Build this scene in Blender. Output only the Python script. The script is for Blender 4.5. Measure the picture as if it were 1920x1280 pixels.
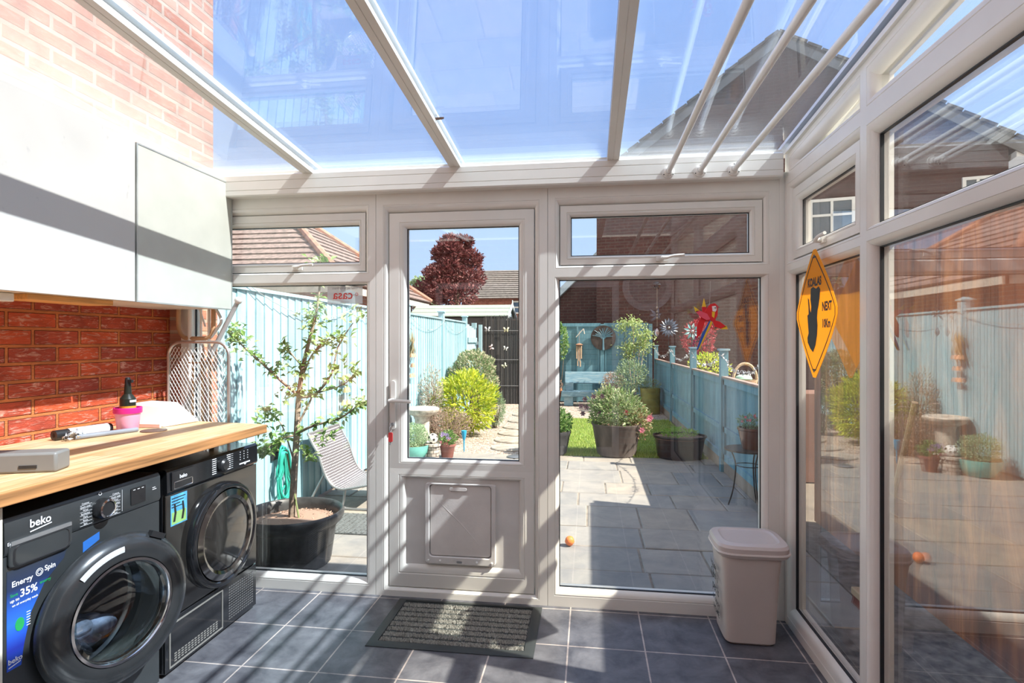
import bpy, math, random
from mathutils import Vector, Matrix
for o in list(bpy.data.objects): bpy.data.objects.remove(o)
SC = bpy.context.scene
COL = SC.collection
R = math.radians
PI = math.pi
rnd = random.Random(7)

# ---------------------------------------------------------------- camera
F, TH, H = 1060.0, R(7.79), 1.37
cam = bpy.data.cameras.new('camera'); cam.sensor_width = 36; cam.lens = F / 1920 * 36
cam.clip_start = 0.05; cam.clip_end = 300
co = bpy.data.objects.new('camera', cam); COL.objects.link(co)
co.location = (0, 0, H); co.rotation_euler = (PI / 2, 0, TH)
SC.camera = co
# ---------------------------------------------------------------- sky, sun, exposure
w = bpy.data.worlds.new('world'); SC.world = w; w.use_nodes = True
nt = w.node_tree; nt.nodes.clear()
wo = nt.nodes.new('ShaderNodeOutputWorld'); bg = nt.nodes.new('ShaderNodeBackground')
tc = nt.nodes.new('ShaderNodeTexCoord'); sp = nt.nodes.new('ShaderNodeSeparateXYZ'); rp = nt.nodes.new('ShaderNodeValToRGB')
nt.links.new(tc.outputs['Generated'], sp.inputs[0]); nt.links.new(sp.outputs['Z'], rp.inputs[0])
el = rp.color_ramp.elements
el[0].position = 0.0; el[0].color = (0.66, 0.80, 0.96, 1)
el[1].position = 1.0; el[1].color = (0.38, 0.54, 0.92, 1)
e = el.new(0.12); e.color = (0.50, 0.69, 0.97, 1)
e = el.new(0.45); e.color = (0.37, 0.56, 0.95, 1)
SUNV = Vector((1.0, -0.20, 1.15)).normalized()
# bright haze round the sun and unseen white haze towards -y, added as fill light
dn = nt.nodes.new('ShaderNodeVectorMath'); dn.operation = 'DOT_PRODUCT'; dn.inputs[1].default_value = SUNV; nt.links.new(tc.outputs['Generated'], dn.inputs[0])
def wm(op, a, b=0.0, clamp=False):
    n = nt.nodes.new('ShaderNodeMath'); n.operation = op; n.use_clamp = clamp
    for i, q in enumerate((a, b)):
        if hasattr(q, 'node'): nt.links.new(q, n.inputs[i])
        else: n.inputs[i].default_value = q
    return n.outputs[0]
aur = wm('MULTIPLY', wm('POWER', wm('MAXIMUM', dn.outputs['Value'], 0.0), 5.0), 1.3)
hz = wm('MULTIPLY', wm('ADD', wm('MULTIPLY', sp.outputs['Y'], -1.1), -.02, True), 1.0, True)
def wmix(fac, a, b, mode='MIX'):
    n = nt.nodes.new('ShaderNodeMix'); n.data_type = 'RGBA'; n.blend_type = mode
    for sock, val in ((n.inputs[0], fac), (n.inputs[6], a), (n.inputs[7], b)):
        if hasattr(val, 'node'): nt.links.new(val, sock)
        elif isinstance(val, tuple): sock.default_value = (*val, 1)
        else: sock.default_value = val
    return n.outputs[2]
sky = wmix(hz, rp.outputs[0], (1.10, 1.0, .87))
sca = nt.nodes.new('ShaderNodeVectorMath'); sca.operation = 'SCALE'; sca.inputs[0].default_value = (1.0, .92, .80); nt.links.new(aur, sca.inputs['Scale'])
ad = nt.nodes.new('ShaderNodeVectorMath'); ad.operation = 'ADD'; nt.links.new(sky, ad.inputs[0]); nt.links.new(sca.outputs[0], ad.inputs[1])
nt.links.new(ad.outputs[0], bg.inputs['Color']); bg.inputs['Strength'].default_value = .92
nt.links.new(bg.outputs[0], wo.inputs[0])
sl = bpy.data.lights.new('sun', 'SUN'); sl.energy = 10.2; sl.angle = R(0.55); sl.color = (1.0, 0.92, 0.80)
so = bpy.data.objects.new('sun', sl); COL.objects.link(so)
so.rotation_euler = SUNV.to_track_quat('Z', 'Y').to_euler(); so.location = (6, -2, 9)
vs = SC.view_settings
vs.view_transform = 'Standard'; vs.look = 'None'; vs.gamma = 1; vs.use_curve_mapping = False
vs.exposure = 0.55
try:
    SC.cycles.transparent_max_bounces = 24; SC.cycles.max_bounces = 10; SC.cycles.sample_clamp_indirect = 6
    SC.cycles.transmission_bounces = 8; SC.cycles.glossy_bounces = 6
except Exception: pass

# a pixel of the 1920x1280 photo -> the point at real depth y (or on the plane x, or z)
S_, C_ = math.sin(TH), math.cos(TH)
def ray(u, v):
    a = (u - 960) / F
    return (a * C_ - S_, a * S_ + C_, (640 - v) / F)
def aty(u, v, y): r = ray(u, v); t = y / r[1]; return Vector((r[0] * t, y, H + r[2] * t))
def atx(u, v, x): r = ray(u, v); t = x / r[0]; return Vector((x, r[1] * t, H + r[2] * t))
def atz(u, v, z): r = ray(u, v); t = (z - H) / r[2]; return Vector((r[0] * t, r[1] * t, z))
G = -0.06      # garden ground level

# ---------------------------------------------------------------- materials
MATS = {}
def newmat(name):
    m = bpy.data.materials.new(name); m.use_nodes = True; t = m.node_tree
    return m, t, t.nodes['Principled BSDF']
def mixc(t, fac, a, b):
    n = t.nodes.new('ShaderNodeMix'); n.data_type = 'RGBA'
    for sock, val in ((n.inputs[0], fac), (n.inputs[6], a), (n.inputs[7], b)):
        if hasattr(val, 'node'): t.links.new(val, sock)
        elif isinstance(val, tuple): sock.default_value = (*val[:3], 1)
        else: sock.default_value = val
    return n.outputs[2]
def coords(t, axes='xyz', scale=(1, 1, 1), kind='Object'):
    tcn = t.nodes.new('ShaderNodeTexCoord'); s = t.nodes.new('ShaderNodeSeparateXYZ'); c = t.nodes.new('ShaderNodeCombineXYZ')
    t.links.new(tcn.outputs[kind], s.inputs[0])
    for i, a in enumerate(axes):
        if a in 'xyz': t.links.new(s.outputs['xyz'.index(a)], c.inputs[i])
    mp = t.nodes.new('ShaderNodeMapping'); mp.inputs['Scale'].default_value = scale
    t.links.new(c.outputs[0], mp.inputs[0]); return mp.outputs[0]
def noise(t, vec, scale, detail=4, rough=.55, dist=0):
    n = t.nodes.new('ShaderNodeTexNoise'); n.inputs['Scale'].default_value = scale; n.inputs['Detail'].default_value = detail
    n.inputs['Roughness'].default_value = rough; n.inputs['Distortion'].default_value = dist
    t.links.new(vec, n.inputs['Vector']); return n.outputs['Fac']
def ramp(t, fac, stops):
    n = t.nodes.new('ShaderNodeValToRGB'); t.links.new(fac, n.inputs[0]); e = n.color_ramp.elements
    e[0].position = stops[0][0]; e[0].color = (*stops[0][1], 1); e[1].position = stops[-1][0]; e[1].color = (*stops[-1][1], 1)
    for p, c in stops[1:-1]: q = e.new(p); q.color = (*c, 1)
    return n.outputs[0]
def bump(t, b, h, strength=.3, dist=.01):
    n = t.nodes.new('ShaderNodeBump'); n.inputs['Strength'].default_value = strength; n.inputs['Distance'].default_value = dist
    t.links.new(h, n.inputs['Height']); t.links.new(n.outputs[0], b.inputs['Normal']); return n
def M(name, col, rough=.5, metal=0., var=.12, vscale=6., bmp=0., bscale=60., coat=0., axes='xyz', scale=(1, 1, 1), alpha=1):
    if name in MATS: return MATS[name]
    m, t, b = newmat(name); v = coords(t, axes, scale)
    n = noise(t, v, vscale)
    c2 = tuple(max(0, c * (1 - var * 2)) for c in col); c1 = tuple(min(1, c * (1 + var)) for c in col)
    t.links.new(ramp(t, n, [(.3, c2), (.7, c1)]), b.inputs['Base Color'])
    b.inputs['Roughness'].default_value = rough; b.inputs['Metallic'].default_value = metal
    b.inputs['Coat Weight'].default_value = coat; b.inputs['Coat Roughness'].default_value = .08
    b.inputs['Alpha'].default_value = alpha
    if bmp: bump(t, b, noise(t, v, bscale, 5), bmp, .004)
    MATS[name] = m; return m
def leafmat(name, cols, rough=.5, trans=.35):
    if name in MATS: return MATS[name]
    m, t, b = newmat(name)
    g = t.nodes.new('ShaderNodeNewGeometry')
    k = len(cols); st = [(i / max(1, k - 1), c) for i, c in enumerate(cols)]
    col = ramp(t, g.outputs['Random Per Island'], st)
    t.links.new(col, b.inputs['Base Color']); b.inputs['Roughness'].default_value = rough
    tr = t.nodes.new('ShaderNodeBsdfTranslucent'); t.links.new(col, tr.inputs[0])
    mx = t.nodes.new('ShaderNodeMixShader'); mx.inputs[0].default_value = trans
    t.links.new(b.outputs[0], mx.inputs[1]); t.links.new(tr.outputs[0], mx.inputs[2])
    t.links.new(mx.outputs[0], t.nodes['Material Output'].inputs[0])
    MATS[name] = m; return m
def glassmat(name, tint, f0, rough=0.0, haze=0.0):
    if name in MATS: return MATS[name]
    m, t, b = newmat(name); t.nodes.remove(b)
    g = t.nodes.new('ShaderNodeNewGeometry'); d = t.nodes.new('ShaderNodeVectorMath'); d.operation = 'DOT_PRODUCT'
    t.links.new(g.outputs['Incoming'], d.inputs[0]); t.links.new(g.outputs['Normal'], d.inputs[1])
    def mt(op, a, b2=None):
        n = t.nodes.new('ShaderNodeMath'); n.operation = op
        for i, q in enumerate((a, b2)):
            if q is None: continue
            if hasattr(q, 'node'): t.links.new(q, n.inputs[i])
            else: n.inputs[i].default_value = q
        return n.outputs[0]
    c = mt('ABSOLUTE', d.outputs['Value']); k = mt('POWER', mt('SUBTRACT', 1.0, c), 5.0)
    f = mt('ADD', mt('MULTIPLY', k, 1 - f0), f0)
    tr = t.nodes.new('ShaderNodeBsdfTransparent'); tr.inputs[0].default_value = (*tint, 1)
    gl = t.nodes.new('ShaderNodeBsdfGlossy'); gl.inputs['Roughness'].default_value = rough
    mx = t.nodes.new('ShaderNodeMixShader'); t.links.new(f, mx.inputs[0]); t.links.new(tr.outputs[0], mx.inputs[1]); t.links.new(gl.outputs[0], mx.inputs[2])
    out = mx.outputs[0]
    if haze:
        df = t.nodes.new('ShaderNodeBsdfDiffuse'); df.inputs[0].default_value = (.85, .86, .85, 1)
        n = noise(t, coords(t), 1.7, 6, .65)
        m2 = t.nodes.new('ShaderNodeMixShader'); t.links.new(mt('MULTIPLY', n, haze), m2.inputs[0])
        t.links.new(out, m2.inputs[1]); t.links.new(df.outputs[0], m2.inputs[2]); out = m2.outputs[0]
    t.links.new(out, t.nodes['Material Output'].inputs[0]); MATS[name] = m; return m
def brickmat(name, axes, c1, c2, mortar, w=.225, h=.075, ms=.012, bmp=.8, blotch=(.9, .5, .35), bl=.35):
    if name in MATS: return MATS[name]
    m, t, b = newmat(name); v = coords(t, axes)
    br = t.nodes.new('ShaderNodeTexBrick'); t.links.new(v, br.inputs['Vector'])
    br.inputs['Color1'].default_value = (*c1, 1); br.inputs['Color2'].default_value = (*c2, 1); br.inputs['Mortar'].default_value = (*mortar, 1)
    br.inputs['Scale'].default_value = 1; br.inputs['Mortar Size'].default_value = ms; br.inputs['Mortar Smooth'].default_value = .35
    br.inputs['Brick Width'].default_value = w; br.inputs['Row Height'].default_value = h; br.inputs['Bias'].default_value = 0
    n1 = noise(t, v, 5, 6, .6, .6); n2 = noise(t, coords(t, axes, (14, 55, 1)), 1.0, 5, .65, 1.6)
    inv = t.nodes.new('ShaderNodeMath'); inv.operation = 'SUBTRACT'; inv.inputs[0].default_value = 1; t.links.new(br.outputs['Fac'], inv.inputs[1])
    f1 = ramp(t, n2, [(.52, (0, 0, 0)), (.66, (bl, bl, bl))])
    mu = t.nodes.new('ShaderNodeMath'); mu.operation = 'MULTIPLY'; t.links.new(f1, mu.inputs[0]); t.links.new(inv.outputs[0], mu.inputs[1])
    c = mixc(t, mu.outputs[0], br.outputs['Color'], blotch)
    dk = ramp(t, n1, [(.3, (.62, .55, .55)), (.65, (1, 1, 1))])
    mm = t.nodes.new('ShaderNodeMix'); mm.data_type = 'RGBA'; mm.blend_type = 'MULTIPLY'; mm.inputs[0].default_value = 1
    t.links.new(c, mm.inputs[6]); t.links.new(dk, mm.inputs[7])
    t.links.new(mm.outputs[2], b.inputs['Base Color']); b.inputs['Roughness'].default_value = .75
    hh = t.nodes.new('ShaderNodeMath'); hh.operation = 'MULTIPLY_ADD'; t.links.new(n2, hh.inputs[0]); hh.inputs[1].default_value = .7; t.links.new(inv.outputs[0], hh.inputs[2])
    bump(t, b, hh.outputs[0], bmp, .008)
    MATS[name] = m; return m
def boardmat(name, axes, cols, gscale=(1, 40, 1), rough=.6, bmp=.4):
    if name in MATS: return MATS[name]
    m, t, b = newmat(name)
    g = t.nodes.new('ShaderNodeNewGeometry'); v = coords(t, axes, gscale)
    n = noise(t, v, 1.0, 6, .6, 1.2)
    a = ramp(t, n, [(.25, cols[0]), (.5, cols[1]), (.75, cols[2])])
    v2 = ramp(t, g.outputs['Random Per Island'], [(0, (.82, .82, .82)), (1, (1.1, 1.1, 1.1))])
    mm = t.nodes.new('ShaderNodeMix'); mm.data_type = 'RGBA'; mm.blend_type = 'MULTIPLY'; mm.inputs[0].default_value = 1
    t.links.new(a, mm.inputs[6]); t.links.new(v2, mm.inputs[7]); t.links.new(mm.outputs[2], b.inputs['Base Color'])
    b.inputs['Roughness'].default_value = rough; bump(t, b, n, bmp, .003); MATS[name] = m; return m

UPVC = M('white_plastic_frame', (.79, .775, .72), .32, var=.03, vscale=3)
UPVC2 = M('dull_plastic', (.70, .68, .65), .45, var=.04, bmp=.1, bscale=300)
GASKET = M('black_gasket', (.02, .025, .03), .5)
GLASS = glassmat('clear_glass', (.98, .99, .985), .10)
GLASSR = glassmat('side_glass', (.95, .96, .96), .16)
GLASST = glassmat('roof_glass', (.84, .91, 1.0), .10, 0, .18)
GLASSH = glassmat('hazed_dusty_roof_glass', (.88, .92, .98), .09, 0, .30)  # dusty pane; painted white haze also imitates the washed-out view behind it
WHITE = M('gloss_white_board', (.86, .87, .84), .22, var=.03, vscale=9)
BLACK = M('black_enamel', (.012, .013, .015), .12, var=.1, coat=.6)
ANTH = M('anthracite_enamel', (.055, .062, .066), .28, metal=.35, var=.08, coat=.3)
DARKP = M('dark_plastic', (.02, .021, .023), .35)
CHROME = M('chrome', (.75, .76, .78), .12, metal=1, var=.03)
GREYM = M('grey_metal', (.45, .46, .47), .35, metal=.7, var=.06)
INK = M('black_ink', (.015, .015, .015), .6)
WINK = M('white_ink', (.85, .87, .9), .5, var=.02)
SOIL = M('bark_chips', (.30, .19, .14), .9, var=.45, vscale=70, bmp=1, bscale=90)
GREYS = M('grey_plastic', (.20, .195, .18), .45, var=.05)
BLUEP = boardmat('pale_blue_paint', 'yxz', [(.23, .41, .49), (.32, .51, .58), (.39, .57, .63)], (14, 14, 1.5), .6, .3)
BLUEF = boardmat('blue_fence_stain', 'xyz', [(.07, .18, .25), (.11, .25, .32), (.19, .34, .40)], (12, 12, 2), .65, .4)
BLUEB = boardmat('faded_blue_wood', 'xyz', [(.11, .22, .30), (.18, .31, .39), (.34, .43, .46)], (3, 20, 20), .6, .4)
STEM = M('brown_stem', (.22, .16, .11), .8, var=.3, vscale=30, bmp=.4)
STEMG = M('green_stem', (.22, .28, .12), .7)
TERRA = M('terracotta', (.50, .20, .10), .75, var=.15)
BROWNPOT = M('brown_glaze', (.16, .07, .05), .25, var=.2, coat=.4)

# ---------------------------------------------------------------- mesh building
class MB:
    def __init__(s): s.v = []; s.f = []; s.x = None; s.mi = []; s.cur = 0
    def add(s, vs, fs):
        b = len(s.v)
        for q in vs:
            q = Vector(q)
            if s.x is not None: q = s.x @ q
            s.v.append(q)
        for f in fs: s.f.append([b + i for i in f]); s.mi.append(s.cur)
        return s
    def box(s, x0, x1, y0, y1, z0, z1):
        return s.add([(x, y, z) for z in (z0, z1) for y in (y0, y1) for x in (x0, x1)],
                     [(0, 2, 3, 1), (4, 5, 7, 6), (0, 1, 5, 4), (2, 6, 7, 3), (0, 4, 6, 2), (1, 3, 7, 5)])
    def obox(s, c, size, rz=0, m=None):
        m = (m or Matrix.Rotation(rz, 3, 'Z')); c = Vector(c); a, b, d = [q / 2 for q in size]
        vs = [c + m @ Vector((x, y, z)) for z in (-d, d) for y in (-b, b) for x in (-a, a)]
        return s.add(vs, [(0, 2, 3, 1), (4, 5, 7, 6), (0, 1, 5, 4), (2, 6, 7, 3), (0, 4, 6, 2), (1, 3, 7, 5)])
    def beam(s, p, q, wdt, hgt):
        p, q = Vector(p), Vector(q); d = q - p; m = d.to_track_quat('X', 'Z').to_matrix()
        return s.obox((p + q) / 2, (d.length, wdt, hgt), m=m)
    def tube(s, pts, r, n=8, closed=False):
        pts = [Vector(p) for p in pts]; k = len(pts); rs = r if isinstance(r, (list, tuple)) else [r] * k
        vs = []; fs = []; up = None
        for i, p in enumerate(pts):
            if closed: d = pts[(i + 1) % k] - pts[i - 1]
            else: d = pts[min(i + 1, k - 1)] - pts[max(i - 1, 0)]
            d = d.normalized() if d.length > 1e-9 else Vector((0, 0, 1))
            if up is None: up = Vector((0, 0, 1)) if abs(d.z) < .9 else Vector((1, 0, 0))
            a = d.cross(up)
            if a.length < 1e-6: a = d.orthogonal()
            a.normalize(); b = a.cross(d).normalized(); up = b
            for j in range(n):
                t = 2 * PI * j / n; vs.append(p + a * (rs[i] * math.cos(t)) + b * (rs[i] * math.sin(t)))
        for i in range(k if closed else k - 1):
            for j in range(n):
                fs.append((i * n + j, i * n + (j + 1) % n, ((i + 1) % k) * n + (j + 1) % n, ((i + 1) % k) * n + j))
        if not closed: fs.append(tuple(range(n))[::-1]); fs.append(tuple((k - 1) * n + j for j in range(n)))
        return s.add(vs, fs)
    def lathe(s, prof, n=32, c=(0, 0, 0), sq=(1, 1), m=None, power=None, rib=None, ring=False, open0=False):
        c = Vector(c); vs = []; fs = []; k = len(prof)
        for r, z in prof:
            for j in range(n):
                t = 2 * PI * j / n; cx, sy = math.cos(t), math.sin(t)
                if power: cx = math.copysign(abs(cx) ** power, cx); sy = math.copysign(abs(sy) ** power, sy)
                rr = r * (1 + (rib[1] * (j % rib[0] == 0) if rib else 0))
                q = Vector((rr * cx * sq[0], rr * sy * sq[1], z)); vs.append(c + (m @ q if m else q))
        for i in range(k - 1):
            for j in range(n): fs.append((i * n + j, i * n + (j + 1) % n, (i + 1) * n + (j + 1) % n, (i + 1) * n + j))
        if ring:
            for j in range(n): fs.append(((k - 1) * n + j, (k - 1) * n + (j + 1) % n, (j + 1) % n, j))
        else:
            if prof[0][0] > 1e-5 and not open0: fs.append(tuple(range(n))[::-1])
            if prof[-1][0] > 1e-5: fs.append(tuple((k - 1) * n + j for j in range(n)))
        return s.add(vs, fs)
    def ball(s, c, r, n=16, k=10, sq=(1, 1, 1)):
        prof = [(r * math.sin(PI * i / k), -r * math.cos(PI * i / k) * sq[2]) for i in range(k + 1)]
        prof[0] = (1e-4 * r, prof[0][1]); prof[-1] = (1e-4 * r, prof[-1][1])
        return s.lathe(prof, n, c, sq[:2])
    def prism(s, pts, fn, h0, h1):      # pts 2D polygon; fn(a,b,h)->3D
        n = len(pts)
        s.add([fn(a, b, h0) for a, b in pts] + [fn(a, b, h1) for a, b in pts],
              [tuple(range(n))[::-1], tuple(range(n, 2 * n))] + [(i, (i + 1) % n, n + (i + 1) % n, n + i) for i in range(n)])
        return s
    def frame(s, outer, inner, prof, fn):   # mitred frame swept between two n-gons
        n = len(outer); k = len(prof); vs = []; fs = []
        for t, h in prof:
            for o, i in zip(outer, inner):
                vs.append(fn(o[0] + (i[0] - o[0]) * t, o[1] + (i[1] - o[1]) * t, h))
        for a in range(k):
            b = (a + 1) % k
            for j in range(n): fs.append((a * n + j, a * n + (j + 1) % n, b * n + (j + 1) % n, b * n + j))
        return s.add(vs, fs)
    def leaf(s, p, d, nrm, L, W, fold=.25):
        d = d.normalized(); a = d.cross(nrm)
        if a.length < 1e-4: a = d.orthogonal()
        a.normalize(); u = a.cross(d)
        return s.add([p, p + d * L * .5 + a * W / 2 + u * W * fold, p + d * L - u * L * .12, p + d * L * .5 - a * W / 2 + u * W * fold, p + d * L * .5],
                     [(0, 1, 4), (1, 2, 4), (0, 4, 3), (4, 2, 3)])
    def build(s, name, mat, parent=None, bevel=0, smooth=True, ang=32, loc=None, solid=0):
        me = bpy.data.meshes.new(name)
        off = Vector((0, 0, 0))
        if parent is not None:
            q = parent
            while q is not None: off += Vector(q.get('_b', (0, 0, 0))) if q.get('_b') is not None else Vector((0, 0, 0)); q = q.parent
        if loc is not None: off = Vector(loc)
        me.from_pydata([tuple(v - off) for v in s.v], [], s.f)
        if isinstance(mat, (list, tuple)):
            for m in mat: me.materials.append(m)
            for p, i in zip(me.polygons, s.mi): p.material_index = i
        else: me.materials.append(mat)
        if smooth:
            me.polygons.foreach_set('use_smooth', [True] * len(me.polygons)); me.update(); me.set_sharp_from_angle(angle=R(ang))
        me.update()
        o = bpy.data.objects.new(name, me); COL.objects.link(o)
        if loc is not None: o.location = loc
        if parent is not None: o.parent = parent
        if bevel:
            b = o.modifiers.new('bevel', 'BEVEL'); b.width = bevel; b.segments = 2; b.limit_method = 'ANGLE'; b.angle_limit = R(40)
        if solid:
            b = o.modifiers.new('solid', 'SOLIDIFY'); b.thickness = solid
        return o
BASES = []
def tag(o, label=None, cat=None, group=None, kind=None):
    if label: o['label'] = label
    if cat: o['category'] = cat
    if group: o['group'] = group
    if kind: o['kind'] = kind
    return o
def thing(name, label, cat, loc=(0, 0, 0), group=None, kind=None):
    o = bpy.data.objects.new(name, None); COL.objects.link(o); o.location = loc; o.empty_display_size = .05
    o['_b'] = tuple(loc); BASES.append(o)
    return tag(o, label, cat, group, kind)
def one(mb, name, mat, label, cat, group=None, kind=None, **k):   # a thing made of one mesh
    lo = Vector((min(v.x for v in mb.v), min(v.y for v in mb.v), min(v.z for v in mb.v))); hi = Vector((max(v.x for v in mb.v), max(v.y for v in mb.v), max(v.z for v in mb.v)))
    c = (lo + hi) / 2; c.z = lo.z
    if kind == 'structure': c = Vector((0, 0, 0))
    return tag(mb.build(name, mat, loc=c, **k), label, cat, group, kind)
_fc = {}
def textmb(txt, size, fn, mb=None, bold=False, align='CENTER', shear=0):
    """lettering as mesh; fn(a,b)->3D from text plane"""
    cu = bpy.data.curves.new('t', 'FONT'); cu.body = txt; cu.size = size; cu.align_x = align; cu.align_y = 'CENTER'; cu.shear = shear
    cu.resolution_u = 3
    if bold: cu.offset = size * (bold if bold is not True else .018)
    ob = bpy.data.objects.new('t', cu); COL.objects.link(ob)
    dg = bpy.context.evaluated_depsgraph_get(); me = bpy.data.meshes.new_from_object(ob.evaluated_get(dg))
    mb = mb or MB(); mb.add([fn(v.co.x, v.co.y) for v in me.vertices], [tuple(p.vertices) for p in me.polygons])
    bpy.data.objects.remove(ob); bpy.data.curves.remove(cu); bpy.data.meshes.remove(me)
    return mb
def fade(a, b, t): return a + (b - a) * t
def smoothpts(pts, k=6):
    pts = [Vector(p) for p in pts]; out = []
    for i in range(len(pts) - 1):
        p0 = pts[max(i - 1, 0)]; p1 = pts[i]; p2 = pts[i + 1]; p3 = pts[min(i + 2, len(pts) - 1)]
        for j in range(k):
            t = j / k; out.append(.5 * ((2 * p1) + (p2 - p0) * t + (2 * p0 - 5 * p1 + 4 * p2 - p3) * t * t + (3 * p1 - p0 - 3 * p2 + p3) * t ** 3))
    out.append(pts[-1]); return out
def rv(s=1.0): return Vector((rnd.uniform(-s, s), rnd.uniform(-s, s), rnd.uniform(-s, s)))

# =================================================================== ROOM SHELL
YE, XR, XL = 2.93, 0.95, -2.38       # inner faces of end wall, right wall, left wall
YB = -0.9
def FE(a, b, h): return Vector((a, YE - h, b))          # end wall plane: h towards the room
def FR(a, b, h): return Vector((XR - h, a, b))          # right wall plane (a = y)
def rect(x0, z0, x1, z1): return [(x0, z0), (x1, z0), (x1, z1), (x0, z1)]
PF = [(0, -.075), (0, 0), (.60, 0), (.62, -.002), (.66, -.002), (.68, 0), (.78, -.003), (.92, -.012), (1, -.026), (1, -.075)]
PS = [(0, -.07), (0, -.016), (.55, -.012), (.60, -.012), (.64, -.015), (.68, -.012), (.8, -.014), (.93, -.022), (1, -.032), (1, -.07)]
PW = [(0, -.075), (0, 0), (.45, 0), (.47, -.002), (.5, 0), (.7, -.004), (.9, -.016), (1, -.03), (1, -.075)]
def pane(mb, rc, fn, d0=-.036, d1=-.058): return mb.prism(rc, fn, d0, d1)
def gasket(mb, rc, fn, d=-.030):
    a = .004
    cx = sum(p[0] for p in rc) / len(rc); cz = sum(p[1] for p in rc) / len(rc)
    inn = [(x + math.copysign(min(a, abs(cx - x)), cx - x), z + math.copysign(min(a, abs(cz - z)), cz - z)) for x, z in rc]
    mb.frame(rc, inn, [(0, d), (1, d), (1, d - .012), (0, d - .012)], fn); return mb
def handle(p, parent, dirv, out):
    """window espagnolette handle at p, lever along dirv, out = room direction"""
    p, dirv, out = Vector(p), Vector(dirv), Vector(out)
    m = MB(); up = dirv.cross(out)
    m.beam(p - dirv * .03 + out * .006, p + dirv * .03 + out * .006, .012, .026)
    m.tube([p + out * .01, p + out * .03], .011, 12)
    m.tube(smoothpts([p + out * .03 - dirv * .008, p + out * .038 + dirv * .02, p + out * .04 + dirv * .05 + Vector((0, 0, .008)), p + out * .036 + dirv * .105 + Vector((0, 0, .012))], 4), [.009] * 5 + [.007] * 8, 10)
    o = m.build('window_handle', UPVC, parent)
    k = MB(); k.tube([p + out * .031, p + out * .0405], .004, 10); k.build('key_hole', DARKP, o)
    return o

w1 = thing('window_1', 'white plastic window left of the door with opening fanlight above', 'window', (-1.7, YE, 0), kind='structure')
a = MB(); a.frame(rect(-2.30, 0, -1.145, 1.717), rect(-2.235, .083, -1.204, 1.682), PF, FE); a.frame(rect(-2.30, 1.717, -1.145, 2.165), rect(-2.235, 1.752, -1.207, 2.075), PF, FE)
a.build('window_frame', UPVC, w1)
a = MB(); a.frame(rect(-2.232, 1.755, -1.210, 2.072), rect(-2.19, 1.805, -1.249, 2.008), PS, FE); sh = a.build('fanlight_sash', UPVC, w1)
handle(FE(-1.60, 1.778, -.013), sh, (1, 0, 0), (0, -1, 0))
a = MB(); pane(a, rect(-2.235, .083, -1.204, 1.682), FE); a.build('glass_pane', GLASS, w1)
a = MB(); pane(a, rect(-2.19, 1.805, -1.249, 2.008), FE); a.build('glass_pane', GLASS, w1)
a = MB(); gasket(a, rect(-2.235, .083, -1.204, 1.682), FE); gasket(a, rect(-2.19, 1.805, -1.249, 2.008), FE, -.034); a.build('gasket', GASKET, w1)

w2 = thing('window_2', 'white plastic window right of the door with opening fanlight above', 'window', (.35, YE, 0), kind='structure')
a = MB(); a.frame(rect(-.213, 0, .925, 1.725), rect(-.156, .09, .847, 1.69), PF, FE); a.frame(rect(-.213, 1.725, .925, 2.165), rect(-.153, 1.764, .852, 2.076), PF, FE)
a.build('window_frame', UPVC, w2)
a = MB(); a.frame(rect(-.150, 1.767, .849, 2.073), rect(-.095, 1.813, .792, 2.016), PS, FE); sh = a.build('fanlight_sash', UPVC, w2)
handle(FE(.365, 1.79, -.013), sh, (1, 0, 0), (0, -1, 0))
a = MB(); pane(a, rect(-.156, .09, .847, 1.69), FE); a.build('glass_pane', GLASS, w2)
a = MB(); pane(a, rect(-.095, 1.813, .792, 2.016), FE); a.build('glass_pane', GLASS, w2)
a = MB(); gasket(a, rect(-.156, .09, .847, 1.69), FE); gasket(a, rect(-.095, 1.813, .792, 2.016), FE, -.034); a.build('gasket', GASKET, w2)

d1 = thing('door_1', 'white plastic half glazed garden door with a cat flap', 'door', (-.68, YE, 0), kind='structure')
a = MB(); a.frame(rect(-1.143, 0, -.215, 2.165), rect(-1.078, .045, -.283, 2.067), PF, FE); a.build('door_frame', UPVC, d1)
a = MB(); a.frame(rect(-1.074, .685, -.287, 2.063), rect(-.979, .737, -.367, 1.98), PS, FE); a.frame(rect(-1.074, .049, -.287, .685), rect(-.985, .167, -.367, .634), PS, FE)
lf = a.build('door_leaf', UPVC, d1)
a = MB(); pane(a, rect(-.979, .737, -.367, 1.98), FE); a.build('glass_pane', GLASS, d1)
a = MB(); gasket(a, rect(-.979, .737, -.367, 1.98), FE, -.033); a.build('gasket', GASKET, d1)
a = MB(); a.prism(rect(-.985, .167, -.367, .634), FE, -.034, -.06); a.build('door_panel', UPVC2, d1)
cf = MB()
def rr(x0, z0, x1, z1, r=.015, k=4):
    out = []
    for cx, cz, a0 in ((x1 - r, z0 + r, -90), (x1 - r, z1 - r, 0), (x0 + r, z1 - r, 90), (x0 + r, z0 + r, 180)):
        for i in range(k + 1): t = R(a0 + 90 * i / k); out.append((cx + r * math.cos(t), cz + r * math.sin(t)))
    return out
cf.frame(rr(-.873, .182, -.491, .612), rr(-.85, .222, -.513, .606, .02), [(0, -.034), (0, -.012), (.1, -.008), (.9, -.008), (1, -.012), (1, -.034)], FE)
flap = cf.build('cat_flap', UPVC2, d1)
a = MB(); a.prism(rr(-.846, .226, -.517, .603, .018), FE, -.034, -.018)
a.prism(rr(-.74, .574, -.645, .592, .008), FE, -.018, -.010)
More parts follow.
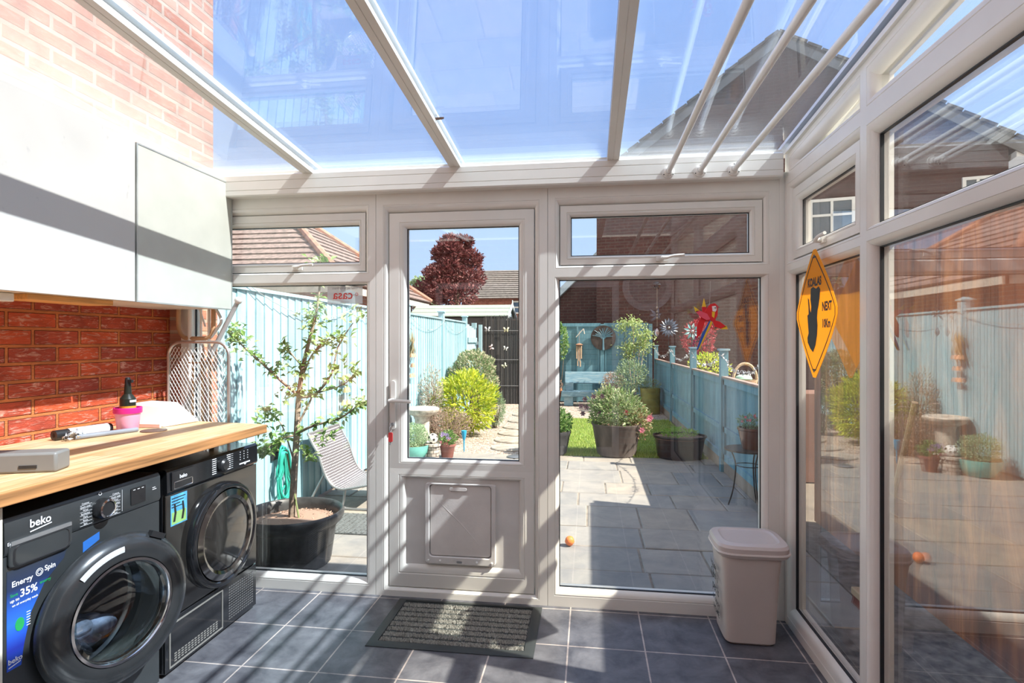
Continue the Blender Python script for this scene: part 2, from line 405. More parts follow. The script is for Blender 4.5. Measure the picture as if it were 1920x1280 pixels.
a.add([FE(-.84, .55, -.0179), FE(-.68, .40, -.0165), FE(-.54, .25, -.0179), FE(-.677, .402, -.0179), FE(-.683, .398, -.0179)], [(0, 1, 3), (1, 2, 3), (0, 4, 1), (1, 4, 2)])
a.build('flap_panel', M('flap_plastic', (.74, .70, .66), .4, var=.06, bmp=.15, bscale=200), flap, bevel=.001)
a = MB()
for x in (-.853, -.79, -.59, -.51): a.lathe([(.006, 0), (.006, .003), (.004, .006)], 12, FE(x, .2, -.008), m=Matrix.Rotation(PI / 2, 3, 'X'))
a.build('screw_cap', WHITE, flap)
a = MB(); a.prism(rr(-.70, .193, -.67, .203, .004), FE, -.008, -.006); a.build('latch', GREYM, flap)
# door handle
hp = thing_p = MB(); hp.prism(rr(-1.063, .895, -1.035, 1.16, .0138, 6), FE, -.013, -.002); hd = hp.build('handle_plate', UPVC, d1, bevel=.002)
a = MB(); a.tube([FE(-1.049, 1.055, 0), FE(-1.049, 1.055, .045)], .011, 12); a.tube(smoothpts([FE(-1.055, 1.055, .045), FE(-1.0, 1.055, .052), FE(-.93, 1.052, .05)], 4), .0095, 10); a.build('lever', UPVC, hd)
a = MB(); a.tube([FE(-1.049, .925, -.002), FE(-1.049, .925, .012)], .009, 12); a.build('lock_cylinder', GREYM, hd)
ky = thing('key_ring', 'bunch of keys with red tag hanging from the door lock', 'keys', FE(-1.049, .86, .02))
a = MB(); a.tube([FE(-1.049, .925, .012), FE(-1.049, .925, .04)], .003, 6); a.lathe([(.001, -.0015), (.012, -.0015), (.012, .0015), (.001, .0015)], 14, FE(-1.049, .925, .035), m=Matrix.Rotation(PI / 2, 3, 'Y')); a.build('key', GREYM, ky)
a = MB(); pts = [FE(-1.049 + .0 * i, .905 + .018 * math.cos(i * PI / 6), .035 + .018 * math.sin(i * PI / 6)) for i in range(12)]; a.tube(pts, .0014, 6, True); a.build('ring', GREYM, ky)
a = MB(); a.prism(rr(-1.061, .835, -1.038, .885, .006), FE, .030, .036); a.build('red_tag', M('red_plastic', (.6, .05, .05), .4), ky)
a = MB()
for i in range(8): a.ball(FE(-1.05 + rnd.uniform(-.006, .006), .885 - i * .009, .028 + rnd.uniform(-.004, .004)), .0045, 8, 5)
a.build('chain', GREYM, ky)

# trim: eave beam, corner post, floor sealant
a = MB(); EV = [(YE + .12, 2.165), (YE - .055, 2.165), (YE - .06, 2.172), (YE - .06, 2.195), (YE - .057, 2.197), (YE - .06, 2.199), (YE - .06, 2.245), (YE - .057, 2.247), (YE - .06, 2.249), (YE - .06, 2.276), (YE - .05, 2.285), (YE - .03, 2.29), (YE - .03, 2.302), (YE + .12, 2.302)]
a.prism(EV, lambda p, q, h: Vector((h, p, q)), -2.38, .925); tag(a.build('trim_1', UPVC), 'white ribbed eaves beam above the door and windows', 'beam', kind='structure')
a = MB(); a.prism([(.925, YE - .002), (XR, YE - .002), (XR + .08, YE - .002), (XR + .08, YE + .08), (.925, YE + .08)], lambda p, q, h: Vector((p, q, h)), 0, 2.20)
tag(a.build('trim_2', UPVC), 'white corner post between the end and side windows', 'post', kind='structure')

# right wall glazing
def rake(y, off=0.): return 2.282 + .086 * (YE - y) + off
w3 = thing('window_3', 'side window nearest the corner with fanlight and orange sign', 'window', (XR, 2.5, 0), kind='structure')
a = MB()
a.frame(rect(2.127, 0, YE - .004, 1.725), rect(2.178, .09, 2.866, 1.69), PW, FR)
a.frame(rect(2.127, 1.725, YE - .004, 2.158), rect(2.178, 1.761, 2.866, 2.101), PW, FR)
a.frame([(2.127, 2.158), (YE - .004, 2.158), (YE - .004, rake(YE)), (2.127, rake(2.127))], [(2.178, 2.216), (2.80, 2.216), (2.795, 2.2175), (2.178, 2.270)], PW, FR)
a.build('window_frame', UPVC, w3)
a = MB(); a.frame(rect(2.181, 1.764, 2.863, 2.098), rect(2.23, 1.815, 2.79, 2.03), PS, FR); sh = a.build('fanlight_sash', UPVC, w3)
handle(FR(2.50, 1.79, -.013), sh, (0, -1, 0), (-1, 0, 0))
a = MB(); pane(a, rect(2.178, .09, 2.866, 1.69), FR); a.build('glass_pane', GLASSR, w3)
a = MB(); pane(a, rect(2.23, 1.815, 2.79, 2.03), FR); a.build('glass_pane', GLASS, w3)
a = MB(); pane(a, [(2.178, 2.216), (2.80, 2.216), (2.178, 2.270)], FR); a.build('glass_pane', GLASS, w3)
a = MB(); gasket(a, rect(2.178, .09, 2.866, 1.69), FR); gasket(a, rect(2.23, 1.815, 2.79, 2.03), FR, -.034); a.build('gasket', GASKET, w3)
for nme, y0, y1, lab in (('window_4', .60, 2.127, 'tall side window nearest the camera with raked top light'), ('window_5', YB, .60, 'tall side window behind the camera')):
    wn = thing(nme, lab, 'window', (XR, (y0 + y1) / 2, 0), kind='structure')
    i0, i1 = y0 + .055, y1 - .055
    if nme == 'window_4': i1 = 2.077
    a = MB(); a.frame(rect(y0, 0, y1, 1.735), rect(i0, .09, i1, 1.694), PW, FR)
    a.frame(rect(y0, 1.735, y1, 2.15), rect(i0, 1.773, i1, 2.078), PW, FR)
    a.frame([(y0, 2.15), (y1, 2.15), (y1, rake(y1)), (y0, rake(y0))], [(i0, 2.221), (i1, 2.221), (i1, rake(i1, -.078)), (i0, rake(i0, -.078))], PW, FR)
    a.build('window_frame', UPVC, wn)
    for rc, g in ((rect(i0, .09, i1, 1.694), GLASSR), (rect(i0, 1.773, i1, 2.078), GLASSR), ([(i0, 2.221), (i1, 2.221), (i1, rake(i1, -.078)), (i0, rake(i0, -.078))], GLASS)):
        a = MB(); pane(a, rc, FR); a.build('glass_pane', g, wn)
    a = MB(); gasket(a, rect(i0, .09, i1, 1.694), FR); gasket(a, rect(i0, 1.773, i1, 2.078), FR); a.build('gasket', GASKET, wn)

# roof
cl = thing('ceiling', 'sloping glass roof with white rafters', 'glass roof', (-.7, 1, 2.3), kind='structure')
def rz(y): return 2.302 + .086 * (YE - y)
RX = [-2.33, -1.505, -.692, .118, .965]
for i, (x0, x1) in enumerate(zip(RX[:-1], RX[1:])):
    a = MB(); a.prism([(YE + .13, rz(YE + .13)), (YB, rz(YB)), (YB, rz(YB) + .016), (YE + .13, rz(YE + .13) + .016)], lambda p, q, h: Vector((h, p, q)), x0 + .004, x1 - .004)
    a.build('roof_pane', GLASSH if i == 0 else GLASST, cl)
for i, x in enumerate(RX):
    a = MB(); w_ = .029
    P5 = [(-w_, -.03), (-.002, -.03), (0, -.028), (.002, -.03), (w_, -.03), (w_, -.012), (w_ - .01, 0), (-w_ + .01, 0), (-w_, -.012)]
    y0, y1 = YB, YE - .04
    a.add([(x + p, y0, rz(y0) + q) for p, q in P5] + [(x + p, y1, rz(y1) + q) for p, q in P5], [tuple(range(9)), tuple(range(9, 18))[::-1]] + [(j, (j + 1) % 9 + 0, 9 + (j + 1) % 9, 9 + j) for j in range(9)])
    y1 = YE + .13
    P4 = [(-w_, .018), (w_, .018), (w_ * .7, .045), (-w_ * .7, .045)]
    a.add([(x + p, y0, rz(y0) + q) for p, q in P4] + [(x + p, y1, rz(y1) + q) for p, q in P4], [(0, 1, 2, 3), (7, 6, 5, 4)] + [(j, (j + 1) % 4, 4 + (j + 1) % 4, 4 + j) for j in range(4)])
    a.build('rafter', UPVC, cl)
    a = MB(); a.prism([(YE - .04, rz(YE - .04) - .001), (YB, rz(YB) - .001), (YB, rz(YB) + .018), (YE - .04, rz(YE - .04) + .018)], lambda p, q, h: Vector((h, p, q)), x - .0035, x + .0035); a.build('gasket', GASKET, cl)
a = MB()
for x, s_ in ((-2.30, 1),): a.prism([(YE - .06, rz(YE) - .10), (YB, rz(YB) - .10), (YB, rz(YB) - .002), (YE - .06, rz(YE - .06) - .002)], lambda p, q, h: Vector((h, p, q)), XL + .002, -2.28)
tag(a.build('trim_3', UPVC), 'white wall plate under the roof along the brick wall', 'trim', kind='structure')

# floor
def tilemat():
    m, t, b = newmat('slate_tiles'); v = coords(t)
    mp = t.nodes.new('ShaderNodeMapping'); t.links.new(v, mp.inputs[0]); mp.inputs['Location'].default_value = (-.245, -2.556 + .345 * 10, 0)
    br = t.nodes.new('ShaderNodeTexBrick'); br.offset = 0; t.links.new(mp.outputs[0], br.inputs['Vector'])
    for k_, v_ in (('Scale', 1), ('Mortar Size', .0035), ('Mortar Smooth', .1), ('Brick Width', .34), ('Row Height', .345), ('Bias', 0)): br.inputs[k_].default_value = v_
    br.inputs['Color1'].default_value = (.085, .088, .10, 1); br.inputs['Color2'].default_value = (.125, .128, .138, 1); br.inputs['Mortar'].default_value = (.42, .37, .33, 1)
    n = noise(t, v, 7, 8, .65, .4); n2 = noise(t, v, 60, 6, .7)
    c = ramp(t, n, [(.3, (.45, .45, .5)), (.7, (1.5, 1.5, 1.5))])
    mm = t.nodes.new('ShaderNodeMix'); mm.data_type = 'RGBA'; mm.blend_type = 'MULTIPLY'; mm.inputs[0].default_value = 1
    t.links.new(br.outputs['Color'], mm.inputs[6]); t.links.new(c, mm.inputs[7]); t.links.new(mm.outputs[2], b.inputs['Base Color'])
    t.links.new(ramp(t, n2, [(.3, (.28, .28, .28)), (.7, (.45, .45, .45))]), b.inputs['Roughness'])
    bump(t, b, n2, .12, .003); return m
a = MB(); a.box(XL, 1.03, YB, YE + .08, -.06, 0); tag(a.build('floor', tilemat()), 'dark slate tiled floor with pale grout', 'floor', kind='structure')

# left wall (inside and the taller house wall outside are one brickwork)
BR = brickmat('orange_red_brick', 'yz', (.72, .11, .03), (.42, .06, .035), (.70, .22, .06), blotch=(.85, .48, .36), bl=.85, bmp=1.6, ms=.009)
BRO = brickmat('house_brick', 'yz', (.42, .155, .095), (.50, .25, .17), (.46, .34, .26), blotch=(.56, .38, .30), bl=.5, bmp=.5)
a = MB(); a.box(XL - .25, XL, YB, YE + .07, -.1, 2.31); tag(a.build('wall_left', BR, smooth=False), 'glossy red brick wall behind the worktop', 'wall', kind='structure')
a = MB(); a.box(XL - .02, -2.301, YE + .012, YE + .07, G, 2.16); a.box(XL - .25, XL + .0, YE + .07, 3.36, G, 2.31); a.box(XL - .25, XL - .03, YB - 1, 3.36, 2.31, 6.2); tag(a.build('wall_left_outer', BRO, smooth=False), 'tall sunlit brick house wall seen through the glass roof', 'wall', kind='structure')
# back wall with house door, seen only as reflections
a = MB(); a.box(XL - .25, -1.9, YB - .2, YB, -.1, 2.62); a.box(.35, 1.03, YB - .2, YB, -.1, 2.62); a.box(-1.9, .35, YB - .2, YB, 2.1, 2.62)
tag(a.build('wall_back', brickmat('back_brick', 'xz', (.30, .10, .06), (.38, .14, .09), (.4, .3, .22)), smooth=False), 'brick house wall behind the camera', 'wall', kind='structure')
d2 = thing('door_2', 'white framed patio door behind the camera', 'door', (-.8, YB, 0), kind='structure')
FB = lambda p, q, h: Vector((p, YB - .08 + h, q))
a = MB()
for x0, x1 in ((-1.9, -.775), (-.775, .35)): a.frame(rect(x0, 0, x1, 2.1), rect(x0 + .08, .1, x1 - .08, 2.02), [(0, 0), (1, 0), (1, .07), (0, .07)], FB)
a.build('door_frame', UPVC, d2)
a = MB(); a.prism(rect(-1.82, .1, .27, 2.02), FB, .02, .04); a.build('glass_pane', M('dark_room_glass', (.03, .035, .04), .1), d2)
FBW = lambda p, q, h: Vector((p, YB + h, q))
mi = thing('round_mirror', 'round white rimmed mirror reflected in the right window pane', 'mirror', (.68, YB, 1.72))
ring = lambda r, n=40: [(.68 + r * math.cos(2 * PI * i / n), 2.02 + r * math.sin(2 * PI * i / n)) for i in range(n)]
a = MB(); a.frame(ring(.29), ring(.215), [(0, 0), (0, .03), (1, .03), (1, 0)], FBW); a.build('rim', M('mirror_rim', (.85, .83, .8), .5), mi)
a = MB(); a.prism(ring(.216), FBW, .0, .015); a.build('mirror_glass', M('mirror_face', (.5, .5, .5), .3, metal=.5), mi)

# =================================================================== WORKTOP SIDE
def woodtop():
    m, t, b = newmat('beech_staves'); v = coords(t, 'yxz')
    br = t.nodes.new('ShaderNodeTexBrick'); t.links.new(v, br.inputs['Vector'])
    for k_, v_ in (('Scale', 1), ('Mortar Size', .0006), ('Brick Width', .34), ('Row Height', .042), ('Bias', 0)): br.inputs[k_].default_value = v_
    br.inputs['Color1'].default_value = (.62, .40, .20, 1); br.inputs['Color2'].default_value = (.78, .56, .33, 1); br.inputs['Mortar'].default_value = (.45, .27, .12, 1)
    n = noise(t, coords(t, 'yxz', (3, 60, 20)), 1.2, 6, .6, .8); n2 = noise(t, v, 4, 4)
    mm = t.nodes.new('ShaderNodeMix'); mm.data_type = 'RGBA'; mm.blend_type = 'MULTIPLY'; mm.inputs[0].default_value = .8
    t.links.new(br.outputs['Color'], mm.inputs[6]); t.links.new(ramp(t, n, [(.3, (.6, .45, .32)), (.6, (1.1, 1.05, 1))]), mm.inputs[7])
    t.links.new(mixc(t, ramp(t, n2, [(.55, (0, 0, 0)), (.75, (.6, .6, .6))]), mm.outputs[2], (.72, .60, .46)), b.inputs['Base Color']); b.inputs['Roughness'].default_value = .5
    return m
WT = woodtop()
wt = thing('worktop', 'scuffed beech block worktop over the washing machines', 'worktop', (-2.0, 1.7, .905))
a = MB(); a.prism([(XL + .003, .5), (-1.645, .5), (-1.645, 2.71), (-2.18, 2.785), (XL + .003, 2.79)], lambda p, q, h: Vector((p, q, h)), .905, .945)
a.build('top_board', WT, wt, bevel=.004)
a = MB(); a.box(-1.655, -1.6385, .5, 2.705, .9015, .944); a.build('front_edge', M('worn_oak_edge', (.50, .24, .09), .5, var=.3, vscale=3, scale=(1, .6, 20)), wt, bevel=.003)
a = MB(); a.box(-2.30, -2.23, 2.715, 2.76, 0, .905); a.build('rear_leg', WHITE, wt)
a = MB(); a.box(-1.98, -1.95, 2.725, 2.765, 0, .905); a.build('end_leg', UPVC, wt)
cu = thing('base_cupboard', 'cream base cupboard at the left edge beside washing machine', 'cupboard', (-2.0, 1.1, 0))
a = MB(); a.box(XL + .01, -1.70, .8, 1.424, .1, .9); a.box(XL + .01, -1.76, .82, 1.40, 0, .1); a.build('carcass', M('cream_board', (.78, .74, .62), .4, var=.03), cu)
a = MB(); a.box(-1.699, -1.68, .805, 1.42, .11, .89); dd = a.build('cupboard_door', M('cream_board', (1, 1, 1)), cu, bevel=.002)
a = MB(); a.tube([(-1.66, 1.36, .6), (-1.66, 1.36, .75)], .006); a.tube([(-1.68, 1.36, .61), (-1.66, 1.36, .61)], .005); a.tube([(-1.68, 1.36, .74), (-1.66, 1.36, .74)], .005); a.build('cupboard_handle', CHROME, dd)

def FX(x): return lambda a_, b_, h=0.: Vector((x + h, a_, b_))     # faces +x; a=y, b=z
# ---- washing machine
XF = -1.70
wm = thing('washing_machine', 'anthracite front loading washing machine with its round door ajar', 'washing machine', (-1.98, 1.74, 0))
y0, y1 = 1.437, 2.043
a = MB(); xb = XF - .012
a.box(-2.27, -2.25, y0, y1, .015, .848); a.box(-2.25, xb, y0, y0 + .015, .015, .848); a.box(-2.25, xb, y1 - .015, y1, .015, .848); a.box(-2.25, xb, y0 + .015, y1 - .015, .83, .848); a.box(-2.25, xb, y0 + .015, y1 - .015, .015, .03)
for sx in (-2.2, -1.78):
    for sy in (y0 + .06, y1 - .06): a.lathe([(.02, 0), (.02, .016)], 12, (sx, sy, 0))
a.build('body', ANTH, wm)
a = MB(); cy, cz, rd = 1.765, .44, .235
# front sheet with porthole: ring strip
n = 48
def sqr(t, hy, hz0, hz1, cy, cz):
    c_, s_ = math.cos(t), math.sin(t); k = 1e9
    for comp, lim in ((c_, (y1 - cy) if c_ > 0 else (cy - y0)), (s_, (hz1 - cz) if s_ > 0 else (cz - hz0))):
        if abs(comp) > 1e-6: k = min(k, lim / abs(comp))
    return (cy + c_ * k, cz + s_ * k)
angs = sorted(set([2 * PI * i / n for i in range(n)] + [math.atan2(q, p) % (2 * PI) for p in (y1 - cy, y0 - cy) for q in (.735 - cz, .015 - cz)]))
a.frame([sqr(t, 0, .015, .735, cy, cz) for t in angs], [(cy + rd * .86 * math.cos(t), cz + rd * .86 * math.sin(t)) for t in angs], [(0, -.012), (0, 0), (.96, 0), (1, -.006), (1, -.03)], FX(XF))
a.build('front_panel', ANTH, wm)
a = MB(); a.prism([(-.014, .738), (.0, .738), (.006, .75), (.004, .835), (-.004, .848), (-.014, .848)], lambda p, q, h: Vector((XF + p, h, q)), y0, y1); fas = a.build('control_fascia', ANTH, wm)
XT = XF + .0065
a = MB(); a.lathe([(.034, -.004), (.036, .006), (.034, .022), (.030, .03), (.026, .031), (.024, .028), (.001, .028)], 40, (XT, 1.765, .787), m=Matrix.Rotation(PI / 2, 3, 'Y')); kn = a.build('program_knob', DARKP, fas)
a = MB(); a.lathe([(.0315, .0295), (.0325, .0305), (.0265, .0322), (.0255, .031)], 40, (XT, 1.765, .787), m=Matrix.Rotation(PI / 2, 3, 'Y'), ring=True); a.build('knob_ring', CHROME, kn)
a = MB(); a.prism(rr(1.895, .758, 1.965, .820, .003), FX(XT), -.001, .0015); disp = a.build('display', BLACK, fas)
a = MB()
textmb('beko', .035, lambda p, q: FX(XT)(1.545 + p, .812 + q, .0012), a, True); a.build('brand_lettering', WINK, fas); a = MB()
textmb('Energy', .014, lambda p, q: FX(XT)(1.462 + p, .772 + q, .0012), a)
a.prism([(1.512, .787), (1.582, .795), (1.582, .798), (1.512, .790)], FX(XT), 0, .001)
for i in range(7):
    for sd in (-1, 1):
        z = .822 - i * .0115; L = rnd.uniform(.020, .034); yy = 1.765 + sd * .062
        textmb(['Cottons', 'Quick wash', 'Wool', 'Synthetics', 'Dark', 'Rinse', 'Spin'][i], .0085, lambda p, q: FX(XT)(yy + p, z + q, .0012), a)
        a.prism([(1.765 + sd * .036, z - .0055), (yy + sd * .02, z - .0055), (yy + sd * .02, z - .005), (1.765 + sd * .036, z - .005)], FX(XT), 0, .001)
a.prism([(1.855, .75), (1.8558, .75), (1.8558, .828), (1.855, .828)], FX(XT), 0, .001)
a.frame([(1.765 + .007 * math.cos(i * PI / 8), .838 + .006 * math.sin(i * PI / 8)) for i in range(16)], [(1.765 + .005 * math.cos(i * PI / 8), .838 + .0045 * math.sin(i * PI / 8)) for i in range(16)], [(0, 0), (0, .001), (1, .001), (1, 0)], FX(XT - .003))
for yy in (1.91, 1.93, 1.95): a.prism(rect(yy - .005, .812, yy + .005, .814), FX(XT), .0016, .0022)
a.prism(rect(2.0, .79, 2.02, .792), FX(XT), 0, .001); a.prism(rect(2.0, .797, 2.015, .799), FX(XT), 0, .001)
a.build('panel_lettering', WINK, fas)
dr = MB(); dr.prism(rr(1.447, .70, 1.652, .770, .012), FX(XF), .0005, .010)
drw = dr.build('detergent_drawer', ANTH, wm, bevel=.003)
a = MB(); a.prism([(1.452, .7655), (1.648, .7655), (1.648, .777), (1.452, .777)], FX(XF), .006, .012); a.build('drawer_trim', GREYM, drw)
a = MB(); a.frame(rr(1.455, .695, 1.645, .762, .02), rr(1.48, .715, 1.63, .758, .015), [(0, .0095), (.3, .0115), (1, .004), (1, .0005)], FX(XF)); a.build('drawer_grip', DARKP, drw)
# label
lb = MB(); lb.prism([(1.447, .395), (1.60, .395), (1.50, .46), (1.545, .60), (1.63, .66), (1.655, .69), (1.447, .69)][:1] + [(1.49, .395), (1.498, .45), (1.52, .54), (1.565, .615), (1.63, .665), (1.64, .69), (1.447, .69)], FX(XF), .0004, .0010)
m, t, b = newmat('blue_sticker'); s3 = t.nodes.new('ShaderNodeSeparateXYZ'); t3 = t.nodes.new('ShaderNodeTexCoord'); t.links.new(t3.outputs['Generated'], s3.inputs[0])
t.links.new(ramp(t, s3.outputs['Z'], [(0, (.02, .10, .62)), (.2, (.015, .03, .30)), (.45, (.03, .16, .75)), (.8, (.02, .035, .09)), (1, (.03, .04, .06))]), b.inputs['Base Color']); b.inputs['Roughness'].default_value = .3
stk = lb.build('energy_sticker', m, wm)
a = MB(); FS = FX(XF + .0012)
textmb('Energy', .0235, lambda p, q: FS(1.493 + p, .646 + q, .0003), a, True); textmb('Spin', .0225, lambda p, q: FS(1.582 + p, .656 + q, .0003), a, True)
cc = lambda r: [(1.547 + r * math.cos(i * PI / 10), .652 + r * math.sin(i * PI / 10)) for i in range(20)]
a.frame(cc(.012), cc(.010), [(0, 0), (0, .0004), (1, .0004), (1, 0)], FS); a.frame(cc(.007), cc(.0055), [(0, 0), (0, .0004), (1, .0004), (1, 0)], FS)
textmb('35%', .033, lambda p, q: FS(1.513 + p, .610 + q, .0003), a, True); textmb('up to', .013, lambda p, q: FS(1.470 + p, .598 + q, .0003), a, True)
textmb('on all everyday wash', .0095, lambda p, q: FS(1.502 + p, .583 + q, .0003), a, True)
textmb('beko', .0215, lambda p, q: FS(1.472 + p, .420 + q, .0003), a, True); a.prism([(1.452, .402), (1.488, .408), (1.488, .411), (1.452, .405)], FS, 0, .0004)
for i in range(6): a.prism(rect(1.506, .505 + i * .008, 1.518, .507 + i * .008), FS, 0, .0004)
a.build('sticker_lettering', WINK, stk)
a = MB(); textmb('Save', .013, lambda p, q: FS(1.468 + p, .614 + q, .0003), a, True); textmb('energy', .0135, lambda p, q: FS(1.566 + p, .618 + q, .0003), a, True)
a.prism([(1.485 + .014 * math.cos(i * PI / 8), .52 + .02 * math.sin(i * PI / 8)) for i in range(16)], FS, 0, .0006); a.build('green_lettering', M('green_ink', (.02, .35, .10), .5), stk)
# door, hinged at its left, ajar
HG = Vector((XF + .004, 1.515, 0)); DA = Matrix.Rotation(R(-13), 4, 'Z')
dc = Vector((XF + .012, 1.515 + .258, cz))
XM = Matrix.Translation(HG) @ DA @ Matrix.Translation(-HG)
RY = Matrix.Rotation(PI / 2, 3, 'Y')
a = MB(); a.x = XM
a.lathe([(.168, .012), (.172, .034), (.178, .044), (.205, .050), (.235, .040), (.252, .022), (.258, .006), (.256, .0), (.20, -.004), (.165, -.004)], 64, dc, m=RY, ring=True)
dr_ = a.build('door_ring', M('door_grey', (.045, .05, .054), .24, metal=.45, coat=.4), wm)
a = MB(); a.x = XM; a.lathe([(.169, .040), (.1745, .0455), (.166, .046), (.160, .036), (.158, .018), (.164, .012)], 64, dc, m=RY, ring=True); a.build('door_trim', CHROME, dr_)
bowl = glassmat('bowl_glass', (.80, .88, .86), .10, .02)
a = MB(); a.x = XM
a.lathe([(.163, .034), (.150, .030), (.140, .010), (.130, -.04), (.12, -.075), (.10, -.085), (.0005, -.088)], 48, dc, m=RY, open0=True); a.build('door_bowl', bowl, dr_)
a = MB(); a.x = XM; a.beam(dc + Vector((.028, .10, .235)), dc + Vector((.028, .15, .208)), .02, .02); a.build('door_catch', DARKP, dr_)
a = MB(); a.x = XM
def arcstrip(a0, a1, r0, r1, x):
    pts = [(r1, R(a0 + (a1 - a0) * i / 14)) for i in range(15)] + [(r0, R(a1 + (a0 - a1) * i / 14)) for i in range(15)]
    return [(1.773 + r * math.cos(t), cz + r * math.sin(t)) for r, t in pts]
a.frame([(1.773 + .226 * math.cos(R(t)), cz + .226 * math.sin(R(t))) for t in range(92, 133, 4)] + [(1.773 + .204 * math.cos(R(t)), cz + .204 * math.sin(R(t))) for t in range(132, 91, -4)], [(1.773 + .215 * math.cos(R(t)), cz + .215 * math.sin(R(t))) for t in range(92, 133, 4)] + [(1.773 + .2149 * math.cos(R(t)), cz + .2149 * math.sin(R(t))) for t in range(132, 91, -4)], [(0, .0585), (1, .0600), (1, .0585), (0, .0580)], FX(XF + .003))
a.build('door_label', M('silver_label', (.62, .66, .70), .35), dr_)
# tub and laundry
a = MB(); a.lathe([(.225, .0), (.205, -.005), (.185, -.02), (.18, -.03), (.20, -.05), (.235, -.08), (.235, -.32), (.0005, -.33)], 48, (XF - .02, cy, cz), m=RY, open0=True); a.build('drum', M('drum_steel', (.25, .26, .27), .3, metal=.9), wm)
a = MB(); a.lathe([(.228, -.001), (.228, .003), (.188, .004), (.180, -.02), (.182, -.028), (.224, -.028)], 48, (XF - .004, cy, cz), m=RY, ring=True); a.build('door_seal', M('seal_rubber', (.05, .053, .055), .55), wm)
a = MB()
for i in range(3): 
    for j in range(5): a.ball((XF - .12 + rnd.uniform(-.05, .04), cy + rnd.uniform(-.12, .1), cz - .13 + rnd.uniform(-.02, .05)), rnd.uniform(.04, .07), 14, 8, (1, 1.1, .6))
lau = one(a, 'laundry', M('blue_laundry', (.16, .19, .30), .9, var=.4, vscale=14, bmp=.8, bscale=20), 'blue laundry bundled inside the washing machine drum', 'laundry')
a = MB(); a.prism([(.0 + 1.90 + .055 * math.cos(i * PI / 16), .12 + .06 * math.sin(i * PI / 16)) for i in range(32)], FX(XF), .0003, .004); a.build('filter_cover', ANTH, wm, bevel=.001)
a = MB(); a.prism([(1.70, .655), (1.765, .678), (1.765, .705), (1.70, .69)], FX(XF), .0004, .001); a.build('blue_label', M('blue_label', (.03, .15, .5), .4), wm)

# ---- tumble dryer
td = thing('tumble_dryer', 'glossy black tumble dryer in the corner under worktop end', 'tumble dryer', (-1.98, 2.39, 0))
y0, y1 = 2.079, 2.708
a = MB(); a.box(-2.27, XF - .012, y0, y1, .015, .848)
for sx in (-2.2, -1.78):
    for sy in (y0 + .06, y1 - .06): a.lathe([(.02, 0), (.02, .016)], 12, (sx, sy, 0))
a.build('body', BLACK, td, bevel=.006)
BRZ = M('black_mirror_enamel', (.035, .033, .03), .07, metal=.55, var=.05, coat=1)
a = MB(); a.box(XF - .012, XF, y0, y1, .235, .742); a.build('front_panel', BRZ, td, bevel=.003)
a = MB(); a.prism([(-.014, .746), (.0, .746), (.006, .755), (.004, .838), (-.004, .848), (-.014, .848)], lambda p, q, h: Vector((XF + p, h, q)), y0, y1); fas = a.build('control_fascia', BLACK, td)
a = MB(); a.lathe([(.030, -.004), (.032, .006), (.030, .018), (.022, .026), (.001, .027)], 36, (XT, 2.42, .797), m=RY); kn = a.build('program_knob', DARKP, fas)
a = MB(); a.prism(rr(2.10, .758, 2.235, .835, .004), FX(XF), .005, .011); dw = a.build('water_drawer', BLACK, fas, bevel=.002)
a = MB(); a.frame(rr(2.112, .762, 2.222, .792, .003), rr(2.118, .767, 2.215, .788, .003), [(0, .011), (.5, .012), (1, .009), (1, .006)], FX(XF)); a.build('drawer_grip', CHROME, dw)
a = MB()
textmb('beko', .022, lambda p, q: FX(XF)(2.165 + p, .808 + q, .0118), a, True); a.build('brand_lettering', WINK, fas); a = MB()
for i in range(8):
    for sd in (-1, 1):
        z = .832 - i * .0095; a.prism(rect(2.42 + sd * .052 - .014, z, 2.42 + sd * .052 + .014, z + .003), FX(XT), 0, .001)
        if sd > 0: a.prism(rect(2.42 + sd * .07, z + .001, 2.42 + sd * .085, z + .0018), FX(XT), 0, .001)
for yy in (2.56, 2.59, 2.62):
    for i in range(4): a.prism(rect(yy, .79 + i * .012, yy + .004, .794 + i * .012), FX(XT), 0, .001)
a.prism(rect(2.555, .768, 2.64, .774), FX(XT), 0, .001); a.prism([(2.59, .766), (2.61, .766), (2.60, .760)], FX(XT), 0, .001)
a.build('panel_lettering', WINK, fas)
dcy, dcz = 2.432, .475
a = MB(); a.lathe([(.238, 0), (.238, .018), (.232, .030), (.222, .034), (.214, .034), (.208, .028), (.206, .0)], 64, (XF, dcy, dcz), m=RY, ring=True); rg = a.build('door_ring', BLACK, td)
a = MB(); a.lathe([(.207, .022), (.204, .030), (.176, .036), (.162, .030), (.160, .012), (.207, .010)], 64, (XF, dcy, dcz), m=RY, ring=True); a.build('door_trim', M('dark_chrome', (.32, .31, .30), .08, metal=1, var=.05), rg)
a = MB(); a.lathe([(.161, .026), (.12, .034), (.06, .039), (.0005, .041)], 48, (XF, dcy, dcz), m=RY); a.build('door_window', BRZ, rg)
a = MB(); a.box(XF - .012, XF - .002, y0, y1, .018, .228); a.build('kick_plate', BLACK, td, bevel=.002)
a = MB(); a.frame(rect(y0 + .02, .03, y0 + .36, .21), rect(y0 + .026, .036, y0 + .354, .204), [(0, 0), (0, .003), (1, .003), (1, 0)], FX(XF - .002))
for i in range(4):
    for j in range(14): a.prism(rect(y0 + .05 + j * .02, .045 + i * .010, y0 + .064 + j * .02, .050 + i * .010), FX(XF - .002), -.0005, .001)
a.build('kick_vent', GREYS, td)
a = MB()
for i in range(13):
    for j in range(12): a.prism(rect(2.485 + j * .0165, .045 + i * .0125, 2.497 + j * .0165, .050 + i * .0125), FX(XF - .002), -.0005, .0012)
a.build('air_grille', M('grille_grey', (.12, .12, .12), .4), td)
